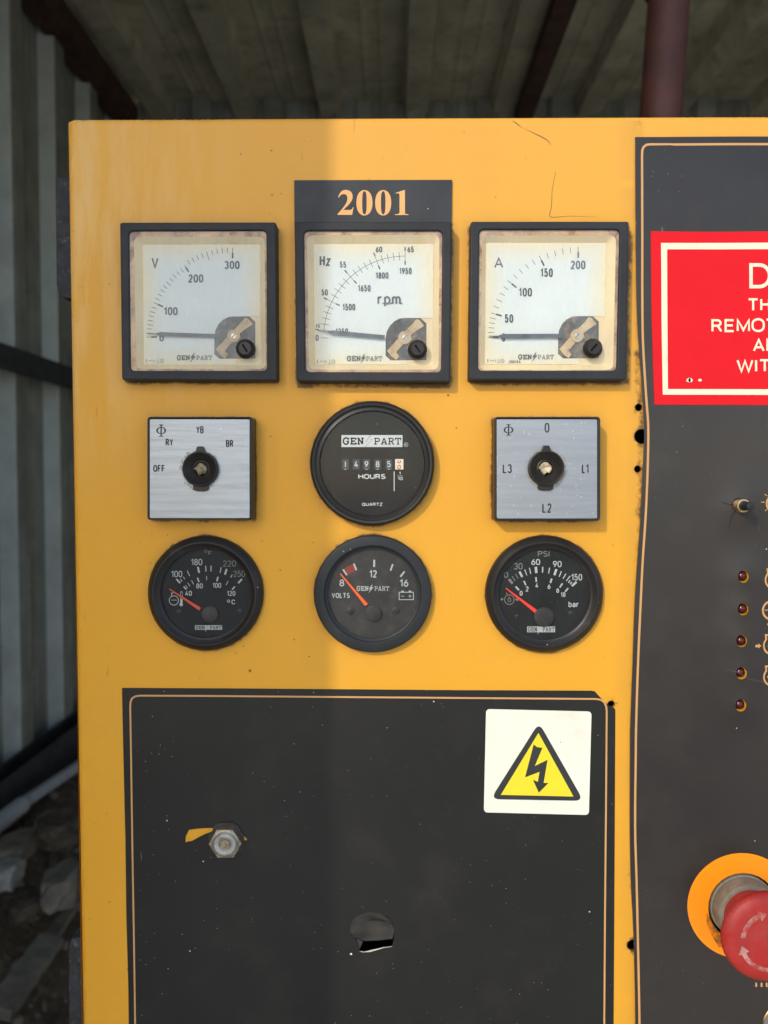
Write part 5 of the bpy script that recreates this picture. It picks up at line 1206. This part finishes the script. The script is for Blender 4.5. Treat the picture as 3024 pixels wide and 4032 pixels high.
# indicator lamps
for lx, ly, dx, dy in LEDS:
    c_ = P(lx+dx*0.6+4, ly+dy*0.6+2, 2.6); a = Acc(); r = 2.42
    lathe(a, c_, [(r, -2), (r, 0.4)]+[(r*math.cos(R(t)), 0.4+2.1*math.sin(R(t))) for t in (12, 25, 38, 52, 66, 80, 89.5)], 32)
    fin('indicator_lamp', a, M['led'], cab, 60)
    c0 = P(lx, ly, 0)
# push button
bc = P(2908, 1990, 0.5); a = Acc(); pr = [(3.15, 0)]
h_ = 1.2
while h_ < 5.6: pr += [(3.2, h_), (2.95, h_+0.28)]; h_ += 0.56
pr += [(3.0, 5.9), (2.3, 6.0), (2.2, 5.6)]
lathe(a, bc, pr, 36); pb = fin('push_button', a, M['brass'], cab, 30)
a = Acc(); lathe(a, bc, [(2.25, 5.0), (2.2, 7.5), (1.95, 7.6), (1.95, 12.6), (1.75, 13.1), (1.2, 13.3), (0.01, 13.35)], 32); fin('plunger', a, M['bezel'], pb, 35)

# ---- red warning sign
SH = 1.45
def h_sign(x, z): return h_right(x, z)+0.25
def signpoly(a, pts, up, mi):
    c_ = ccw([P(x, y, 1.0) for x, y in pts]); b0 = len(a.v)
    sheet(a, c_, (), 6, lambda x, z: h_sign(x, z)+up, mi)
a = Acc()
red = smooth_tab([(2561, 912), (2562, 1050), (2564, 1221), (2569, 1376), (2573, 1480), (2578, 1593)])+[(2800, 1594), (3100, 1596), (3460, 1598), (3460, 905), (3024, 911), (2800, 913)]
c_ = ccw([P(x, y, 1.0) for x, y in red]); sheet(a, c_, (), 5, lambda x, z: h_sign(x, z), 0, 0.3)
sg = fin('warning_sign', a, M['sign_red'], cab, 60, 'red rectangular warning sign with cream border and lettering, cut by the right edge')
a = Acc()
bo = ccw([P(x, y, 1.0) for x, y in smooth_tab([(2601, 958), (2602, 1100), (2603, 1250), (2606, 1400), (2610, 1554)])+[(3420, 1557), (3420, 953)]])
bi = cw([P(x, y, 1.0) for x, y in smooth_tab([(2625, 983), (2625, 1100), (2626, 1250), (2628, 1400), (2630, 1532)])+[(3398, 1534), (3398, 979)]])
sheet(a, bo, [bi], 5, lambda x, z: h_sign(x, z)+0.05)
fin('border', a, M['sign_cream'], sg)
a = Acc(); q = cr(2760, 1020, 4.61)
def L(ch, x0, y0, x1, y1, b_=0.0): dtext(a, ch, x0, y0, x1, y1, 62 if ch == 'D' else 38, 0.06, q, 4.61, 0, 0.17, h_sign)
L('D', 862, 85, 1262, 540, 0.012); L('T', 830, 720, 1032, 957); L('H', 1060, 718, 1240, 952)
L('R', 168, 1102, 366, 1340); L('E', 408, 1100, 592, 1336); L('M', 628, 1096, 872, 1332); L('O', 900, 1080, 1142, 1334); L('T', 1155, 1088, 1350, 1328)
L('A', 922, 1455, 1137, 1692); L('N', 1165, 1452, 1360, 1690)
L('W', 622, 1828, 930, 2066); L('I', 958, 1826, 997, 2062); L('T', 1030, 1824, 1240, 2060)
fin('lettering', a, M['sign_cream'], sg)
a = Acc()
for (x, y, r_) in ((2714, 1497, 12), (2755, 1497, 7)):
    c_ = ccw([P(x+r_*1.1*math.cos(i*0.9)*(1+0.2*math.sin(i*3)), y+r_*0.8*math.sin(i*0.9), 1.0) for i in range(7)])
    sheet(a, c_, (), 5, lambda x, z: h_sign(x, z)+0.06)
fin('paint_chip', a, M['sign_cream'], sg)
a = Acc(); sheet(a, ccw([P(2714+5*math.cos(i*0.8), 1497+9*math.sin(i*0.8), 1.0) for i in range(8)]), (), 5, lambda x, z: h_sign(x, z)+0.10); fin('punched_hole', a, M['void'], sg)

# ---- emergency stop
ec = P(2925, 3570, 0.8)
a = Acc(); sheet(a, holepx(2920, 3566, 214, 208, 64), [holepx(2925, 3572, 137, 137, 48)], 4, lambda x, z: h_right(x, z)+0.1)
fin('orange_ring', a, M['ring_orange'], ro, 60)
a = Acc(); sm_ = [(2778, 3600), (2784, 3640), (2800, 3680), (2830, 3730), (2850, 3720), (2840, 3690), (2822, 3655), (2800, 3620), (2786, 3596)]
sheet(a, ccw([P(x, y, 1.0) for x, y in sm_]), (), 2, lambda x, z: h_right(x, z)+0.16); fin('grease_smudge', a, M['smudge'], ro)
ecb = P(2925, 3570, 0.0)
a = Acc(); lathe(a, ecb, [(15.6, -1.5), (15.4, 0.2), (14.6, 0.6), (12.9, 0.6), (12.7, 0.4)], 64)
es = fin('emergency_stop', a, M['zinc'], cab, 40, 'red mushroom emergency stop button with raised turn arrows, on an orange ring')
a = Acc(); lathe(a, ecb, [(14.9, -2), (14.8, 5.8), (14.3, 7.2), (13.4, 7.8), (11.2, 7.8)], 64); fin('steel_collar', a, M['zinc'], es, 35)
a = Acc(); lathe(a, ecb, [(12.5, 6.0), (12.3, 9.0), (11.6, 14.0), (12.0, 18.0), (13.4, 20.6), (18.6, 22.1)], 64); fin('stem', a, M['estop'], es, 50)
a = Acc(); n = 180; hc0 = ecb; prof = [(18.6, 22.1), (20.2, 22.7), (20.35, 23.9), (20.1, 24.7), (19.3, 25.8), (18.0, 26.7), (16.2, 27.25), (13, 27.6), (9, 27.85), (5, 28.0), (0.01, 28.05)]
vs = []
for j, (r, h_) in enumerate(prof):
    for i in range(n):
        rr = r+(0.20 if j in (1, 2, 3) and (i//2) % 2 else 0)
        vs.append(W3((hc0[0]+rr*math.cos(2*math.pi*i/n), hc0[1]+rr*math.sin(2*math.pi*i/n)), h_))
a.add(vs, [(j*n+i, j*n+(i+1) % n, (j+1)*n+(i+1) % n, (j+1)*n+i) for j in range(len(prof)-1) for i in range(n)])
fin('mushroom_head', a, M['estop'], es, 32)
def headh(x, z):
    r = math.hypot(x-hc0[0], z-hc0[1])
    for (r0, h0), (r1, h1) in zip(prof[3:], prof[4:]):
        if r1 <= r <= r0: return h0+(h1-h0)*(r0-r)/(r0-r1)
    return prof[-1][1] if r < 1 else 23
a = Acc()
def arrow(a0, a1, R0=12.6):
    n = 16; w_ = 2.0; inn = []; out = []
    for k in range(n+1):
        t = R(a0+(a1-a0)*k/n); inn.append((hc0[0]+(R0-w_/2)*math.cos(t), hc0[1]+(R0-w_/2)*math.sin(t))); out.append((hc0[0]+(R0+w_/2)*math.cos(t), hc0[1]+(R0+w_/2)*math.sin(t)))
    te = R(a1); sgn = -1 if a1 < a0 else 1; tt = R(a1+sgn*17)
    head = [(hc0[0]+(R0+2.5)*math.cos(te), hc0[1]+(R0+2.5)*math.sin(te)), (hc0[0]+R0*math.cos(tt), hc0[1]+R0*math.sin(tt)), (hc0[0]+(R0-2.5)*math.cos(te), hc0[1]+(R0-2.5)*math.sin(te))]
    c_ = ccw(out+head+list(reversed(inn))); sheet(a, c_, (), 1.5, lambda x, z: headh(x, z)+0.3, 0, 0.5)
arrow(174, 116); arrow(268, 206, 13.2)
arrow(54, -4)
fin('turn_arrows', a, M['worn'], es, 30)
# key switch at the bottom corner, mostly out of the picture
kx = P(3078, 4030, 1.0); a = Acc()
lathe(a, kx, [(9.8, 0.5), (9.8, 2.0), (9.4, 2.4), (8.9, 2.3), (8.7, 1.9)], 56); ks = fin('key_switch', a, M['brass'], cab, 40, 'brass-rimmed key switch just showing in the bottom right corner')
a = Acc(); plate(a, circ(kx, 8.7, 48), (), 0.5, 2.1, 0.1); fin('face', a, M['steel'], ks, 40)
a = Acc(); plate(a, circ(kx, 3.4, 32), (), 2.1, 3.2, 0.2); fin('key_barrel', a, M['nutsteel'], ks, 40)

# ---- scratches in the yellow paint
a = Acc(); sc = cr(1980, 440, 2.86)
def scr(pts, wd, up=0.03): ribbon(a, [P(*sc(*p), 0.03) for p in smooth_tab(pts, 3)], [x/2.86/8.4 for x in wd] if isinstance(wd, list) else wd/2.86/8.4, lambda x, z: hfront(x, z)+up)
def tw(n, lo_, hi): return [lo_+(hi-lo_)*math.sin(math.pi*min(0.97, max(0.05, i/(n-1)))) for i in range(n)]
scr([(105, 100), (140, 122), (180, 152), (210, 176)], tw(10, 3, 11)); scr([(273, 203), (330, 233), (400, 265), (470, 302), (515, 335), (540, 375)], tw(16, 3, 11))
scr([(208, 174), (240, 190), (275, 205)], 2.5)
scr([(595, 675), (575, 780), (556, 880), (552, 980), (545, 1080), (528, 1150), (532, 1178), (560, 1188), (640, 1184), (720, 1176), (800, 1176)], tw(31, 4, 7.5)); scr([(800, 1176), (900, 1178), (980, 1182), (1070, 1186)], [4, 4, 3.5, 3.5, 3, 3, 2.5, 2, 1.5, 1])
fin('paint_scratches', a, M['crack'], cab)
